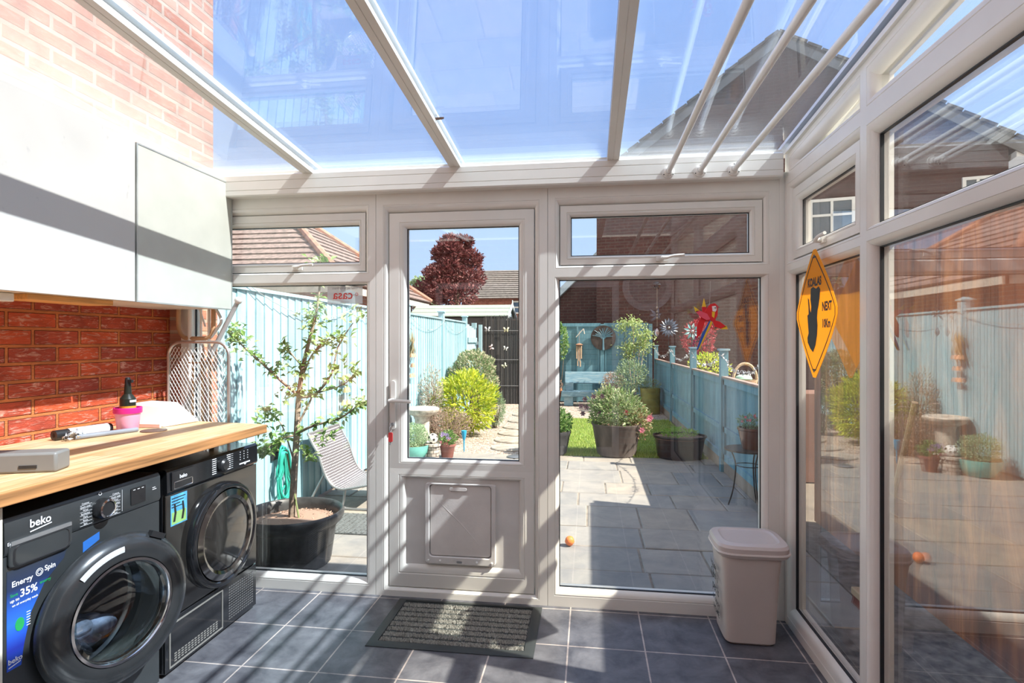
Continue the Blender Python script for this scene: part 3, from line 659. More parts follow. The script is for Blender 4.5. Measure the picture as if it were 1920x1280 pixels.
a = MB(); a.prism(rect(2.105, .61, 2.20, .735), FX(XF), .0003, .001); sk = a.build('energy_label', M('sky_label', (.10, .42, .72), .3, var=.25, vscale=25), td)
a = MB(); a.prism(rect(2.11, .615, 2.195, .665), FX(XF), .001, .0013); a.build('label_picture', M('green_label', (.30, .55, .18), .4), sk)
a = MB()
for i in range(4): a.prism(rect(2.11, .72 - i * .012, 2.11 + [.08, .07, .05, .06][i], .724 - i * .012), FX(XF), .001, .0014)
for yy in (2.118, 2.165): a.prism([(yy, .625), (yy + .008, .66), (yy + .004, .70), (yy + .014, .70), (yy + .02, .66), (yy + .012, .625)], FX(XF), .0013, .0016)
a.build('label_print', INK, sk)

# ---- wall cabinets
def spotty():
    m, t, b = newmat('stained_white_gloss'); v = coords(t, 'yz')
    n = noise(t, v, 9, 5, .6); n2 = noise(t, coords(t, 'yzx', (1, .6, 1)), 22, 3, .5)
    f = ramp(t, n2, [(.66, (0, 0, 0)), (.74, (.55, .55, .55))]); k = ramp(t, n, [(.5, (0, 0, 0)), (.62, (1, 1, 1))])
    mu = t.nodes.new('ShaderNodeMath'); mu.operation = 'MULTIPLY'; t.links.new(f, mu.inputs[0]); t.links.new(k, mu.inputs[1])
    t.links.new(mixc(t, mu.outputs[0], (.55, .545, .515), (.28, .28, .29)), b.inputs['Base Color']); b.inputs['Roughness'].default_value = .3; return m
SPOT = spotty()
c1 = thing('wall_cabinet', 'long marked white wall cabinet on the left without metal edging', 'cabinet', (-2.18, 1.8, 1.545))
a = MB(); a.box(XL + .004, -2.002, 1.33, 2.243, 1.548, 2.255); a.build('carcass', M('pale_carcass', (.74, .66, .55), .5, var=.05), c1)
a = MB(); a.box(-2.0, -1.98, 1.33, 2.240, 1.545, 2.262); a.build('cabinet_door', SPOT, c1, bevel=.002)
c2 = thing('wall_cabinet', 'white wall cabinet nearest the garden with slim metal edged door', 'cabinet', (-2.18, 2.59, 1.545))
a = MB(); a.box(XL + .004, -2.002, 2.247, 2.868, 1.548, 2.240); a.build('carcass', M('pale_carcass', (1, 1, 1)), c2)
a = MB(); a.box(-2.0, -1.983, 2.253, 2.922, 1.548, 2.249); cd = a.build('cabinet_door', M('frosted_white', (.53, .545, .485), .18, var=.03), c2)
a = MB(); a.frame(rect(2.250, 1.545, 2.925, 2.251), rect(2.257, 1.552, 2.918, 2.244), [(0, -.018), (0, .001), (1, .001), (1, -.018)], FX(-1.982)); a.build('metal_edge', M('brushed_edge', (.62, .66, .64), .3, metal=.6), cd)
a = MB(); a.box(-2.13, -2.08, 1.35, 1.80, 1.515, 1.547); one(a, 'under_cabinet_light', WHITE, 'white strip light under the left wall cabinet', 'light', bevel=.004)
a = MB(); a.box(-2.17, -2.05, 1.82, 2.20, 1.525, 1.5475); one(a, 'wooden_batten', M('pine_batten', (.80, .42, .14), .5, var=.15, vscale=5, scale=(20, 1, 10)), 'orange pine batten fixed under the left wall cabinet', 'batten', bevel=.002)

# ---- things on the worktop
ZT = .945
gb = thing('grey_box', 'low grey plastic box at the left end of the worktop', 'box', (-2.0, 1.63, ZT))
mz = Matrix.Rotation(R(20), 3, 'Z'); gc = Vector((-1.995, 1.565, ZT + .0325))
a = MB(); a.obox(gc, (.56, .085, .065), m=mz); a.build('box_body', GREYS, gb, bevel=.008)
a = MB(); a.obox(gc + mz @ Vector((.20, -.043, -.012)), (.05, .004, .01), m=mz); a.build('slot', DARKP, gb)
pp = aty(247, 803, 2.36); PX = Vector((-2.16, 2.40, ZT))
pk = thing('pink_bucket', 'small pink tub with bright pink rim on the worktop', 'tub', PX)
a = MB(); a.lathe([(.040, 0), (.043, .004), (.052, .085), (.056, .088), (.056, .092), (.050, .092), (.041, .006), (.0005, .005)], 32, PX); a.build('tub_body', M('pale_pink', (.85, .36, .48), .35, var=.04), pk)
a = MB(); a.lathe([(.0575, .088), (.059, .092), (.059, .112), (.056, .115), (.052, .112), (.052, .088)], 32, PX); a.build('tub_rim', M('hot_pink', (.80, .02, .24), .35), pk)
sb = thing('spray_bottle', 'black spray bottle standing in the pink tub', 'bottle', PX + Vector((0, 0, .008)))
a = MB(); a.lathe([(.030, .008), (.033, .012), (.033, .155), (.024, .168), (.016, .178), (.014, .21), (.013, .222), (.0005, .222)], 24, PX); a.build('bottle_body', M('bottle_black', (.015, .02, .015), .3), sb)
a = MB(); a.lathe([(.0335, .108), (.0335, .122)], 24, PX); a.build('orange_band', M('orange_band', (.85, .35, .03), .5), sb)
a = MB(); a.lathe([(.013, .21), (.012, .245), (.009, .255), (.0005, .256)], 16, PX); a.obox(PX + Vector((.016, -.004, .238)), (.024, .012, .014)); a.build('nozzle', DARKP, sb)
a = MB(); a.obox(PX + Vector((.031, -.005, .145)), (.004, .035, .010)); a.build('bottle_label', WINK, sb)
rl = thing('bag_roll', 'roll of plastic sacks in clear wrap lying on the worktop', 'roll', (-2.2, 2.22, ZT))
a = MB(); a.lathe([(.022, 0), (.022, .24), (.010, .24), (.010, .0)], 24, (-2.27, 2.13, ZT + .0225), m=Vector((.05, .24, 0)).to_track_quat('Z', 'Y').to_matrix()); a.build('sack_roll', DARKP, rl)
a = MB(); a.lathe([(.0228, .055), (.0228, .225)], 24, (-2.27, 2.13, ZT + .0225), m=Vector((.05, .24, 0)).to_track_quat('Z', 'Y').to_matrix()); a.build('paper_band', M('silver_band', (.68, .70, .74), .3, var=.2, vscale=40), rl)
rl = thing('wrapped_tube', 'thin grey tube in crumpled clear film beside the pink tub', 'tube', (-2.15, 2.28, ZT))
a = MB(); a.tube([(-2.20, 2.16, ZT + .011), (-2.11, 2.40, ZT + .011)], .011, 14); a.build('tube_body', M('grey_tube', (.25, .27, .30), .35), rl)
a = MB()
for i in range(26): p = Vector((-2.20 + rnd.uniform(-.02, .02), 2.17 + rnd.uniform(-.04, .04), ZT + .004)); q = [p + rv(.02) + Vector((0, 0, .022)) for _ in range(3)]; a.add(q, [(0, 1, 2)])
for v_ in a.v: v_.z = max(v_.z, ZT + .001)
a.build('film', M('clear_film', (.70, .74, .78), .15, metal=.3), rl, solid=.0006)
a = MB(); a.lathe([(.055, 0), (.056, .003), (.054, .005), (.0005, .005)], 32, (-2.05, 2.43, ZT)); one(a, 'coaster', M('brown_coaster', (.12, .07, .05), .5), 'round dark coaster lying in front of the pink tub', 'coaster')
bx = thing('white_box', 'white angled plastic box beside the pink tub', 'box', (-2.2, 2.60, ZT))
a = MB(); f_ = lambda p, q, h: Vector((-2.28 + h, p, q))
vs_ = [(-2.30, 2.53, 0), (-2.08, 2.53, 0), (-2.05, 2.76, 0), (-2.30, 2.77, 0), (-2.29, 2.58, .115), (-2.13, 2.57, .108), (-2.12, 2.68, .112), (-2.29, 2.70, .115)]
a.add([(x, y, z + ZT) for x, y, z in vs_], [(3, 2, 1, 0), (4, 5, 6, 7), (0, 1, 5, 4), (1, 2, 6, 5), (2, 3, 7, 6), (3, 0, 4, 7)]); a.build('box_shell', M('ivory_plastic', (.84, .80, .74), .4, var=.03), bx, bevel=.012)
a = MB(); a.beam((-2.295, 2.52, ZT + .01), (-2.09, 2.52, ZT + .01), .012, .016); a.build('paper_edge', M('pink_paper', (.75, .50, .42), .7), bx)
lf_ = MB(); lf_.prism([(0, 0), (.03, .004), (.045, .016), (.03, .02), (.005, .014)], lambda p, q, h: Vector((-.70 + .03 + p, 2.40 - .6 * q, rz(2.40) - .012 + h)), 0, .008)
one(lf_, 'brown_moth', M('brown_moth', (.13, .07, .05), .8), 'small brown moth resting by the middle rafter', 'leaf')  # a small brown moth, drawn as a simple curled shape

# ---- ironing boards and pole between worktop and window
def rrpath(cx, cz, w_, h_, r, k=6):
    out = []
    for sx, sz, a0 in ((1, -1, -90), (1, 1, 0), (-1, 1, 90), (-1, -1, 180)):
        for i in range(k + 1): t = R(a0 + 90 * i / k); out.append((cx + sx * (w_ / 2 - r) + r * math.cos(t), cz + sz * (h_ / 2 - r) + r * math.sin(t)))
    return out
YI = 2.83
q0 = aty(372, 640, YI); bw = abs(aty(429, 640, YI).x - aty(316, 640, YI).x)
ztop = aty(372, 641, YI).z
ib = thing('ironing_board', 'steel mesh ironing board stored upright with its rounded end up', 'ironing board', (q0.x, YI, 0))
zc = (.02 + ztop) / 2
a = MB(); a.tube([Vector((p, YI, q)) for p, q in rrpath(q0.x, zc, bw, ztop - .02, .075)], .0085, 10, True); a.build('tube_frame', M('nickel_tube', (.62, .58, .54), .3, metal=.7), ib)
def inside(x, z):
    dx = abs(x - q0.x); hw = bw / 2 - .006; r = .07
    if dx > hw or z > ztop - .01 or z < .03: return False
    if z > ztop - r and dx > hw - r: return (dx - hw + r) ** 2 + (z - ztop + r) ** 2 < r * r
    return True
a = MB(); st = .0105; k = 0
x_ = q0.x - bw / 2
def strut(p, q):
    a.add([Vector((p[0] - .0013, YI, p[1])), Vector((p[0] + .0013, YI, p[1])), Vector((q[0] + .0013, YI, q[1])), Vector((q[0] - .0013, YI, q[1])), Vector((p[0], YI - .0014, p[1])), Vector((q[0], YI - .0014, q[1]))], [(0, 1, 2, 3), (0, 3, 5, 4), (1, 4, 5, 2)])
nx = int(bw / st) + 1; dz = .0175
for i in range(nx):
    for j in range(int(((ztop) - .50) / dz)):
        for sg in (1, -1):
            if (i + j) % 2 == 0: p = (x_ + i * st, .50 + j * dz); q = (x_ + i * st + sg * st, .50 + j * dz + dz)
            else: continue
            if inside(*p) and inside(*q): strut(p, q)
a.build('wire_mesh', M('mesh_steel', (.72, .70, .67), .35, metal=.6), ib)
a = MB(); zb = aty(372, 680, YI).z; a.tube([(q0.x - .07, YI + .012, zb), (q0.x + .09, YI + .012, zb)], .004, 8)
for dx in (-.055, .015, .07): a.tube([(q0.x + dx, YI + .016, .03), (q0.x + dx * .8, YI + .016, ztop - .06)], .007, 8)
a.build('folded_legs', M('bronze_tube', (.45, .27, .13), .35, metal=.5), ib)
Y2 = 2.888
ob = thing('folding_airer', 'folded white and tan framed airer standing behind mesh ironing board', 'airer', (q0.x, Y2, 0))
pts = [aty(*p, Y2) for p in ((336, 560), (335, 610), (343, 630), (355, 634), (385, 634), (396, 628), (400, 612), (400, 560))]
a = MB(); a.tube(smoothpts([Vector((p.x, p.y, 1.9 if False else p.z)) for p in pts], 4), .0125, 10); a.build('tan_handle', M('tan_plastic', (.55, .33, .18), .4), ob)
a = MB()
for u, r_ in ((357, .014), (392, .008), (377, .006)): p = aty(u, 700, Y2); a.tube([(p.x, Y2, .02), (p.x, Y2, 1.62)], r_, 8)
a.build('white_legs', WHITE, ob)
a = MB(); a.tube(smoothpts([aty(u, v, Y2) for u, v in ((403, 575), (415, 600), (408, 615), (396, 632))], 4), .008, 8); a.tube([aty(368, 560, Y2), aty(385, 612, Y2)], .005, 8); a.build('white_arm', WHITE, ob)
a = MB(); p = aty(447, 563, 2.861); q = aty(408, 640, 2.861); d = (q - p).normalized()
po = thing('grey_pole', 'grey broom pole with pale rounded tip leaning beside airer', 'pole', q + d * .9)
a.tube([p, q + d * (q.z / -d.z - .02 if False else .62)], .0125, 12); a.build('pole_shaft', M('grey_pole_paint', (.50, .50, .49), .4), po)
a = MB(); a.ball(p, .021, 14, 8); a.build('pole_tip', M('pale_tip', (.80, .76, .72), .5), po)

# ---- drying rods under the roof
RODY = YE - .06
for i, (x, lab) in enumerate(((.386, 'white ceiling drying rod, leftmost of three'), (.537, 'white ceiling drying rod, middle of three'), (.696, 'white ceiling drying rod nearest the side windows'))):
    rd_ = thing('drying_rod', lab, 'drying rod', (x, RODY, 2.20), group='drying rods under the glass roof')
    a = MB(); a.tube([(x, RODY - .002, 2.205), (x, YB + .01, 2.205)], .0135, 14); a.build('rod', WHITE, rd_)
    a = MB(); mX = Matrix.Rotation(PI / 2, 3, 'X'); a.lathe([(.030, 0), (.030, .006), (.022, .009), (.018, .022), (.0142, .024), (.0142, .0)], 20, (x, RODY, 2.205), m=mX); fl = a.build('flange', UPVC, rd_)
    a = MB()
    for t in (90, 210, 330): a.lathe([(.003, .006), (.003, .0085), (.0005, .009)], 8, (x + .025 * math.cos(R(t)), RODY, 2.205 + .025 * math.sin(R(t))), m=mX)
    a.build('screws', DARKP, fl)

# ---- doormat
mt_ = thing('doormat', 'dark rubber edged doormat with grey bristle stripes', 'doormat', (-.62, 2.66, 0))
a = MB(); mx0, mx1, my0, my1 = -1.0, -.24, 2.43, 2.90
a.frame(rect(mx0, my0, mx1, my1), rect(mx0 + .045, my0 + .04, mx1 - .045, my1 - .03), [(0, .0), (0, .003), (.3, .008), (1, .009), (1, .0)], lambda p, q, h: Vector((p, q, h + .0005)))
a.box(mx0 + .04, mx1 - .04, my0 + .035, my1 - .025, .0005, .005); a.build('rubber_base', M('mat_rubber', (.035, .042, .042), .5), mt_)
a = MB(); ny = 8; st = (my1 - my0 - .08) / ny; rb = random.Random(3)
for i in range(ny):
    yb = my0 + .044 + i * st
    for j in range(2600):
        x = rb.uniform(mx0 + .05, mx1 - .05); y = yb + rb.uniform(0, st * .62); h = rb.uniform(.010, .015)
        a.add([(x - .0024, y, .005), (x + .0024, y, .005), (x + rb.uniform(-.003, .003), y + rb.uniform(-.003, .003), h)], [(0, 1, 2)])
o = a.build('bristle_stripes', leafmat('bristles', [(.22, .22, .20), (.50, .50, .45), (.68, .68, .62)], .8, 0), mt_, smooth=False); o['kind'] = 'stuff'

# ---- bin
bn = thing('pet_food_bin', 'taupe lidded plastic bin with black lettering by the corner', 'bin', (.74, 2.79, 0))
def bshape(w0, w1, d0, d1, z, pw=.28, n=48):
    cx, cy_ = (w0 + w1) / 2, (d0 + d1) / 2; hx, hy = (w1 - w0) / 2, (d1 - d0) / 2; out = []
    for j in range(n):
        t = 2 * PI * j / n; c_, s_ = math.cos(t), math.sin(t)
        out.append(Vector((cx + hx * math.copysign(abs(c_) ** pw, c_), cy_ + hy * math.copysign(abs(s_) ** pw, s_), z)))
    return out
def loft(mb, rings, cap0=True, cap1=True):
    n = len(rings[0]); vs = [p for r_ in rings for p in r_]; fs = []
    for i in range(len(rings) - 1):
        for j in range(n): fs.append((i * n + j, i * n + (j + 1) % n, (i + 1) * n + (j + 1) % n, (i + 1) * n + j))
    if cap0: fs.append(tuple(range(n))[::-1])
    if cap1: fs.append(tuple((len(rings) - 1) * n + j for j in range(n)))
    mb.add(vs, fs)
BT = M('taupe_plastic', (.56, .51, .47), .38, var=.02)
bx0, bx1, by0, by1 = .612, .835, 2.665, 2.89
a = MB(); loft(a, [bshape(bx0 + .01, bx1 - .01, by0 + .01, by1 - .01, .002), bshape(bx0, bx1, by0, by1, .012), bshape(bx0 - .012, bx1 + .012, by0 - .014, by1 + .008, .30), bshape(bx0 - .022, bx1 + .022, by0 - .022, by1 + .012, .40), bshape(bx0 - .02, bx1 + .02, by0 - .02, by1 + .01, .41)])
body = a.build('bin_body', BT, bn)
a = MB(); loft(a, [bshape(bx0 - .032, bx1 + .055, by0 - .032, by1 + .022, .402, .42), bshape(bx0 - .042, bx1 + .066, by0 - .042, by1 + .03, .418, .45), bshape(bx0 - .040, bx1 + .064, by0 - .04, by1 + .03, .424, .45)]); a.build('bin_rim', M('pale_taupe_plastic', (.66, .61, .57), .35, var=.02), bn)
a = MB(); B = lambda d, z, pw=.45: bshape(bx0 - .037 + d, bx1 + .060 - d, by0 - .037 + d, by1 + .028 - d, z, pw)
loft(a, [B(0, .424), B(0, .444), B(.008, .456), B(.035, .461, .5), B(.042, .456, .5), B(.052, .455, .5)]); a.build('bin_lid', M('mauve_taupe_plastic', (.58, .52, .49), .35, var=.02), bn)
a = MB(); bf = lambda p, q, h=0.: Vector((bx0 - .0125 - (q - .012) / .29 * .012 - (0.004 if q > .30 else 0), 2.78 - p, q))
for s_, z_, dx, sz in (('house', .315, -.01, .05), ('with a', .262, .0, .045), ('pet is', .205, .0, .06), ('a happy', .15, 0, .045), ('HOME', .10, 0, .042)):
    a = MB(); textmb(s_, sz, lambda p, q: bf(p + dx, z_ + q), a, True, shear=.15 if s_ != 'HOME' else 0); a.build('word_lettering', INK, bn)
a = MB(); cc = lambda r: [(-.052 + r * math.cos(i * PI / 10), .262 + r * math.sin(i * PI / 10)) for i in range(20)]; a.frame(cc(.026), cc(.022), [(0, 0), (1, 0), (1, .001), (0, .001)], lambda p, q, h: bf(p, q) + Vector((-h, 0, 0))); a.build('letter_ring', INK, bn)

# ---- koala road sign
SY, SZ = 2.47, 1.485
def sx_(y): d = (2.73 - y) / .52; return .936 - .045 * d * d - .012 * math.sin(d * 5)
def FK(s_, z_, h=0.): y = SY - s_; return Vector((sx_(y) - h, y, SZ + z_))
def diamond(r, k=10, rc=.02):
    cs = [(r, 0), (0, r * 1.06), (-r, 0), (0, -r * 1.06)]; out = []
    for i in range(4):
        p, q = Vector(cs[i]), Vector(cs[(i + 1) % 4]); d = (q - p).normalized()
        for j in range(k): out.append(tuple(p + d * rc + (q - p - 2 * d * rc) * j / (k - 1)))
    return out
OR = M('orange_plastic', (1.0, .50, .01), .35, var=.02)
t_ = OR.node_tree; bb = t_.nodes['Principled BSDF']; tl = t_.nodes.new('ShaderNodeBsdfTranslucent'); tl.inputs[0].default_value = (1, .60, .02, 1)
mx = t_.nodes.new('ShaderNodeMixShader'); mx.inputs[0].default_value = .6; t_.links.new(bb.outputs[0], mx.inputs[1]); t_.links.new(tl.outputs[0], mx.inputs[2]); t_.links.new(mx.outputs[0], t_.nodes['Material Output'].inputs[0])
sg = thing('road_sign', 'orange diamond koala warning sign hung on the side window', 'sign', (.93, SY, SZ))
a = MB(); D = diamond(.262); rings = [[(x * k, z * k) for x, z in D] for k in (1, .75, .5, .25)]
n = len(D); vsx = []; fsx = []
for side, h in ((0, 0), (1, .0015)):
    b0 = len(vsx)
    for rg_ in rings: vsx += [FK(x, z, h) for x, z in rg_]
    vsx.append(FK(0, 0, h))
    for i in range(3):
        for j in range(n): fsx.append((b0 + i * n + j, b0 + i * n + (j + 1) % n, b0 + (i + 1) * n + (j + 1) % n, b0 + (i + 1) * n + j))
    for j in range(n): fsx.append((b0 + 3 * n + j, b0 + 3 * n + (j + 1) % n, b0 + 4 * n))
hb = len(vsx) // 2
for j in range(n): fsx.append((j, (j + 1) % n, hb + (j + 1) % n, hb + j))
a.add(vsx, fsx); bd = a.build('sign_board', OR, sg)
a = MB(); a.frame(diamond(.236), diamond(.229), [(0, .0018), (0, .0026), (1, .0026), (1, .0018)], FK); a.build('black_border', INK, sg)
a = MB(); fk = lambda ox, oz: (lambda p, q: FK(p + ox, q + oz, .0026))
for s_, sz, ox, oz in (('KOALAS', .047, 0, .128), ('NEXT', .048, .128, .022), ('10Km', .045, .120, -.045)):
    a = MB(); textmb(s_, sz, lambda p, q: FK(p * .80 + ox, q + oz, .0026), a, .045); a.build('word_lettering', INK, sg)
a = MB()
kp = [(-.035, .105), (-.01, .11), (.02, .10), (.045, .108), (.06, .095), (.055, .06), (.045, .03), (.035, .01), (.03, -.02), (.035, -.05), (.03, -.09), (.015, -.13), (-.01, -.16), (-.04, -.145), (-.07, -.12), (-.075, -.10), (-.06, -.08), (-.068, -.04), (-.075, -.005), (-.06, .0), (-.062, .03), (-.07, .07), (-.055, .06), (-.045, .02), (-.035, .005), (-.03, .03), (-.04, .06)]
a = MB(); nn = len(kp)
cxk = [(-.005, .06), (-.01, -.03), (-.025, -.10)]
a.add([FK(x, z, .0026) for x, z in kp], [tuple(range(nn))]); a.build('koala_silhouette', INK, sg)
a = MB()
for z_ in (.235, -.235): a.add([FK(.008 * math.cos(i * PI / 6), z_ + .008 * math.sin(i * PI / 6), .003) for i in range(12)], [tuple(range(12))])
a.build('screw_spots', DARKP, sg)

# ---- parrot whirligig, suncatcher, security sticker
pr = thing('parrot_ornament', 'red yellow and blue parrot hanging ornament at the right window', 'ornament', aty(1325, 600, 2.885))
YP = 2.885; RED = M('parrot_red', (.75, .02, .03), .4, var=.04); YEL = M('parrot_yellow', (.90, .62, .04), .4, var=.04); BLU = M('parrot_blue', (.02, .12, .55), .4, var=.04); PNK = M('parrot_pink', (.85, .10, .18), .4, var=.04)
def pxpoly(pts, y0_, th=.004, mb=None): 
    mb = mb or MB(); P = [aty(u, v, y0_) for u, v in pts]; n = len(P)
    mb.add([p + Vector((0, 0, 0)) for p in P] + [p + Vector((0, th, 0)) for p in P], [tuple(range(n)), tuple(range(n, 2 * n))[::-1]] + [(i, (i + 1) % n, n + (i + 1) % n, n + i) for i in range(n)]); return mb
pxpoly([(1326, 579), (1332, 571), (1340, 569), (1345, 573), (1345, 590), (1340, 600), (1332, 603), (1322, 600), (1314, 625), (1308, 632), (1308, 610), (1318, 590)], YP, .012).build('body', RED, pr, bevel=.002)
pxpoly([(1335, 574), (1342, 573), (1344, 580), (1342, 584), (1336, 583)], YP - .001, .002).build('face', WINK, pr)
pxpoly([(1335, 584), (1341, 584), (1339, 596), (1335, 593)], YP - .001, .002).build('throat', YEL, pr)
pxpoly([(1345, 572), (1349, 576), (1345, 579), (1343, 574)], YP - .001, .004).build('beak', M('beak_rose', (.6, .1, .12), .4), pr)
a = MB(); e_ = aty(1341, 577, YP - .002); a.ball(e_, .003, 8, 6); a.build('eye', INK, pr)
for nm, main, tip, yo in (('wing', [(1312, 582), (1326, 588), (1332, 598), (1325, 600), (1311, 592), (1304, 583)], [(1301, 574), (1312, 582), (1304, 583 + 2)], -.012), ('wing', [(1316, 575), (1324, 575), (1325, 588), (1317, 588)], [(1320, 559), (1324, 575), (1316, 575)], .014), ('wing', [(1334, 598), (1350, 603), (1362, 612), (1352, 616), (1340, 612)], [(1362, 610), (1365, 617), (1350, 617)], -.006)):
    o = pxpoly(main, YP + yo, .003).build(nm, PNK if yo < -.01 else RED, pr); pxpoly(tip, YP + yo, .003).build('wing_tip', YEL, o)
o = pxpoly([(1331, 600), (1335, 604), (1311, 655), (1306, 656), (1316, 626)], YP - .002, .003).build('tail', BLU, pr)
pxpoly([(1333, 601), (1336, 605), (1311, 656), (1309, 656)], YP - .004, .002).build('tail_stripe', YEL, o)
a = MB(); a.tube([aty(1330, 590, YP + .006), aty(1332, 527, YP + .006)], .0006, 5); a.build('hanging_line', M('line_clear', (.7, .7, .7), .3), pr)
su = thing('suncatcher', 'beaded crystal suncatcher hanging from a sucker on the right window', 'suncatcher', aty(1232, 625, 2.93))
YS = 2.935
a = MB(); p = aty(1232, 534, YS); a.lathe([(.020, -.012), (.018, -.008), (.008, -.004), (.006, .006), (.0005, .008)], 20, p, m=Matrix.Rotation(PI / 2, 3, 'X')); a.build('sucker', glassmat('sucker_clear', (.75, .72, .70), .12, .1), su)
a = MB(); a.tube([aty(1232, 538, YS - .008), aty(1232, 612, YS - .008)], .0009, 6)
for v in (576, 584, 590, 596): a.ball(aty(1232, v, YS - .008), .0045, 10, 6)
a.build('bead_string', M('bead_cream', (.75, .68, .52), .3), su)
a = MB()
for sgx, dz_ in ((-1.3, 12), (.9, 4), (-1.4, 2), (.7, -5), (-1.2, -10), (.3, 14)):
    p = aty(1232, 592, YS - .008); q = aty(1232 + sgx * 9, 592 - dz_, YS - .008); a.leaf(p, q - p, Vector((0, -1, 0)), (q - p).length * 1.1, .012)
a.build('dragonfly_wings', M('pearl_wing', (.30, .30, .34), .3), su, solid=.001)
a = MB(); a.lathe([(.0005, -.022), (.008, -.012), (.0105, 0), (.007, .012), (.0005, .022)], 8, aty(1232, 623, YS - .008)); a.build('crystal_drop', M('crystal', (.8, .82, .85), .05, metal=.4), su)
stx = thing('window_sticker', 'small pale security sticker with red reversed lettering on left window', 'sticker', aty(646, 555, YE + .035))
YG = YE + .0355
p, q = aty(614, 570, YG), aty(680, 536, YG)
m = M('sticker_film', (.80, .84, .86), .4, var=.02, alpha=.6)
a = MB(); a.box(p.x, q.x, YG - .0008, YG - .0002, p.z, q.z); a.build('sticker_film', m, stx)
a = MB(); cx_ = (p.x + q.x) / 2; tf = lambda ox, oz: (lambda s_, z_: Vector((cx_ + ox - s_, YG - .001, (p.z + q.z) / 2 + oz + z_)))
textmb('casa', .070, tf(-.012, .0), a, .008); 
c0 = tf(0, 0)(-.068, .004)
for i in range(8): a.add([c0 + Vector((math.cos(i * PI / 4 + o_) * r_, 0, math.sin(i * PI / 4 + o_) * r_)) for o_, r_ in ((0, .014), (.4, .005), (-.4, .005))], [(0, 1, 2)])
a.build('red_lettering', M('red_ink', (.75, .06, .05), .5), stx)
a = MB(); textmb('total security from', .0195, tf(0, .038), a); textmb('www.casa', .013, tf(0, -.038), a); a.build('grey_lettering', M('grey_ink', (.25, .25, .28), .5), stx)

# =================================================================== GARDEN
# ground
a = MB(); a.box(-9, 12, YE + .08, 40, -.3, G - .012); tag(a.build('garden_ground', M('earth', (.24, .19, .14), .95, var=.3, vscale=3, bmp=.6, bscale=50)), 'bare earth under the garden', 'ground', kind='structure')
def slabmat():
    m, t, b = newmat('sandstone_flags'); g = t.nodes.new('ShaderNodeNewGeometry'); v = coords(t)
    c = ramp(t, g.outputs['Random Per Island'], [(0, (.24, .235, .225)), (.3, (.27, .26, .245)), (.6, (.30, .28, .255)), (.85, (.33, .285, .235)), (1, (.28, .275, .265))])
    n = noise(t, v, 5, 7, .65, .5); n2 = noise(t, v, 40, 5, .7)
    mm = t.nodes.new('ShaderNodeMix'); mm.data_type = 'RGBA'; mm.blend_type = 'MULTIPLY'; mm.inputs[0].default_value = 1
    t.links.new(c, mm.inputs[6]); t.links.new(ramp(t, n, [(.3, (.7, .72, .76)), (.7, (1.1, 1.08, 1.03))]), mm.inputs[7]); t.links.new(mm.outputs[2], b.inputs['Base Color'])
    b.inputs['Roughness'].default_value = .7; bump(t, b, n2, .4, .004); return m
a = MB(); r2 = random.Random(11); y = YE + .09
while y < 7.1:
    dpt = r2.choice([.42, .56, .42]); x = -2.45 - r2.uniform(0, .3)
    while x < 1.45:
        wd = r2.choice([.42, .56, .84]); x1 = min(x + wd, 1.47); x0 = max(x, -2.45); zz = G + r2.uniform(-.003, .003)
        if x1 - x0 > .05:
            g_ = .006; q = .006; y_1 = min(y + dpt, 7.12)
            A = [(x0 + g_, y + g_), (x1 - g_, y + g_), (x1 - g_, y_1 - g_), (x0 + g_, y_1 - g_)]; Bi = [(x0 + g_ + q, y + g_ + q), (x1 - g_ - q, y + g_ + q), (x1 - g_ - q, y_1 - g_ - q), (x0 + g_ + q, y_1 - g_ - q)]
            a.add([(p_, q_, zz - .04) for p_, q_ in A] + [(p_, q_, zz - .005) for p_, q_ in A] + [(p_, q_, zz) for p_, q_ in Bi], [(0, 1, 5, 4), (1, 2, 6, 5), (2, 3, 7, 6), (3, 0, 4, 7), (4, 5, 9, 8), (5, 6, 10, 9), (6, 7, 11, 10), (7, 4, 8, 11), (8, 9, 10, 11)])
        x += wd
    y += dpt
tag(a.build('patio', slabmat()), 'riven sandstone patio slabs outside the door', 'patio', kind='structure')
a = MB(); a.box(-2.45, 1.47, YE + .08, 7.12, G - .03, G - .006); tag(a.build('patio_joints', M('mortar', (.22, .19, .155), .9, var=.3, vscale=8)), 'sandy mortar joints of the patio', 'patio', kind='structure')
def gravelmat():
    m, t, b = newmat('pea_gravel'); v = coords(t); vo = t.nodes.new('ShaderNodeTexVoronoi'); vo.inputs['Scale'].default_value = 42; t.links.new(v, vo.inputs['Vector'])
    s = t.nodes.new('ShaderNodeSeparateColor'); t.links.new(vo.outputs['Color'], s.inputs[0])
    t.links.new(ramp(t, s.outputs[0], [(0, (.20, .14, .11)), (.4, (.34, .27, .22)), (.75, (.44, .37, .31)), (1, (.56, .50, .44))]), b.inputs['Base Color'])
    inv = t.nodes.new('ShaderNodeMath'); inv.operation = 'SUBTRACT'; inv.inputs[0].default_value = 1; t.links.new(vo.outputs['Distance'], inv.inputs[1]); bump(t, b, inv.outputs[0], 1, .015); b.inputs['Roughness'].default_value = .8; return m
GRV = gravelmat()
a = MB(); a.add([(-2.45, 7.12, G - .01), (-.62, 7.12, G - .01), (-.55, 10.7, G - .01), (1.46, 10.55, G - .01), (1.46, 13.45, G - .01), (-2.45, 13.45, G - .01)], [tuple(range(6))]); 
for v_ in [v.copy() for v in a.v]: pass
tag(a.build('gravel_path', GRV), 'pinkish gravel path and seating area', 'gravel', kind='structure')
lw = MB(); lw.box(-.60, 1.44, 7.12, 10.6, G - .03, G - .004); tag(lw.build('lawn_base', M('turf', (.12, .20, .035), .9, var=.35, vscale=10)), 'turf under the lawn grass', 'lawn', kind='structure')
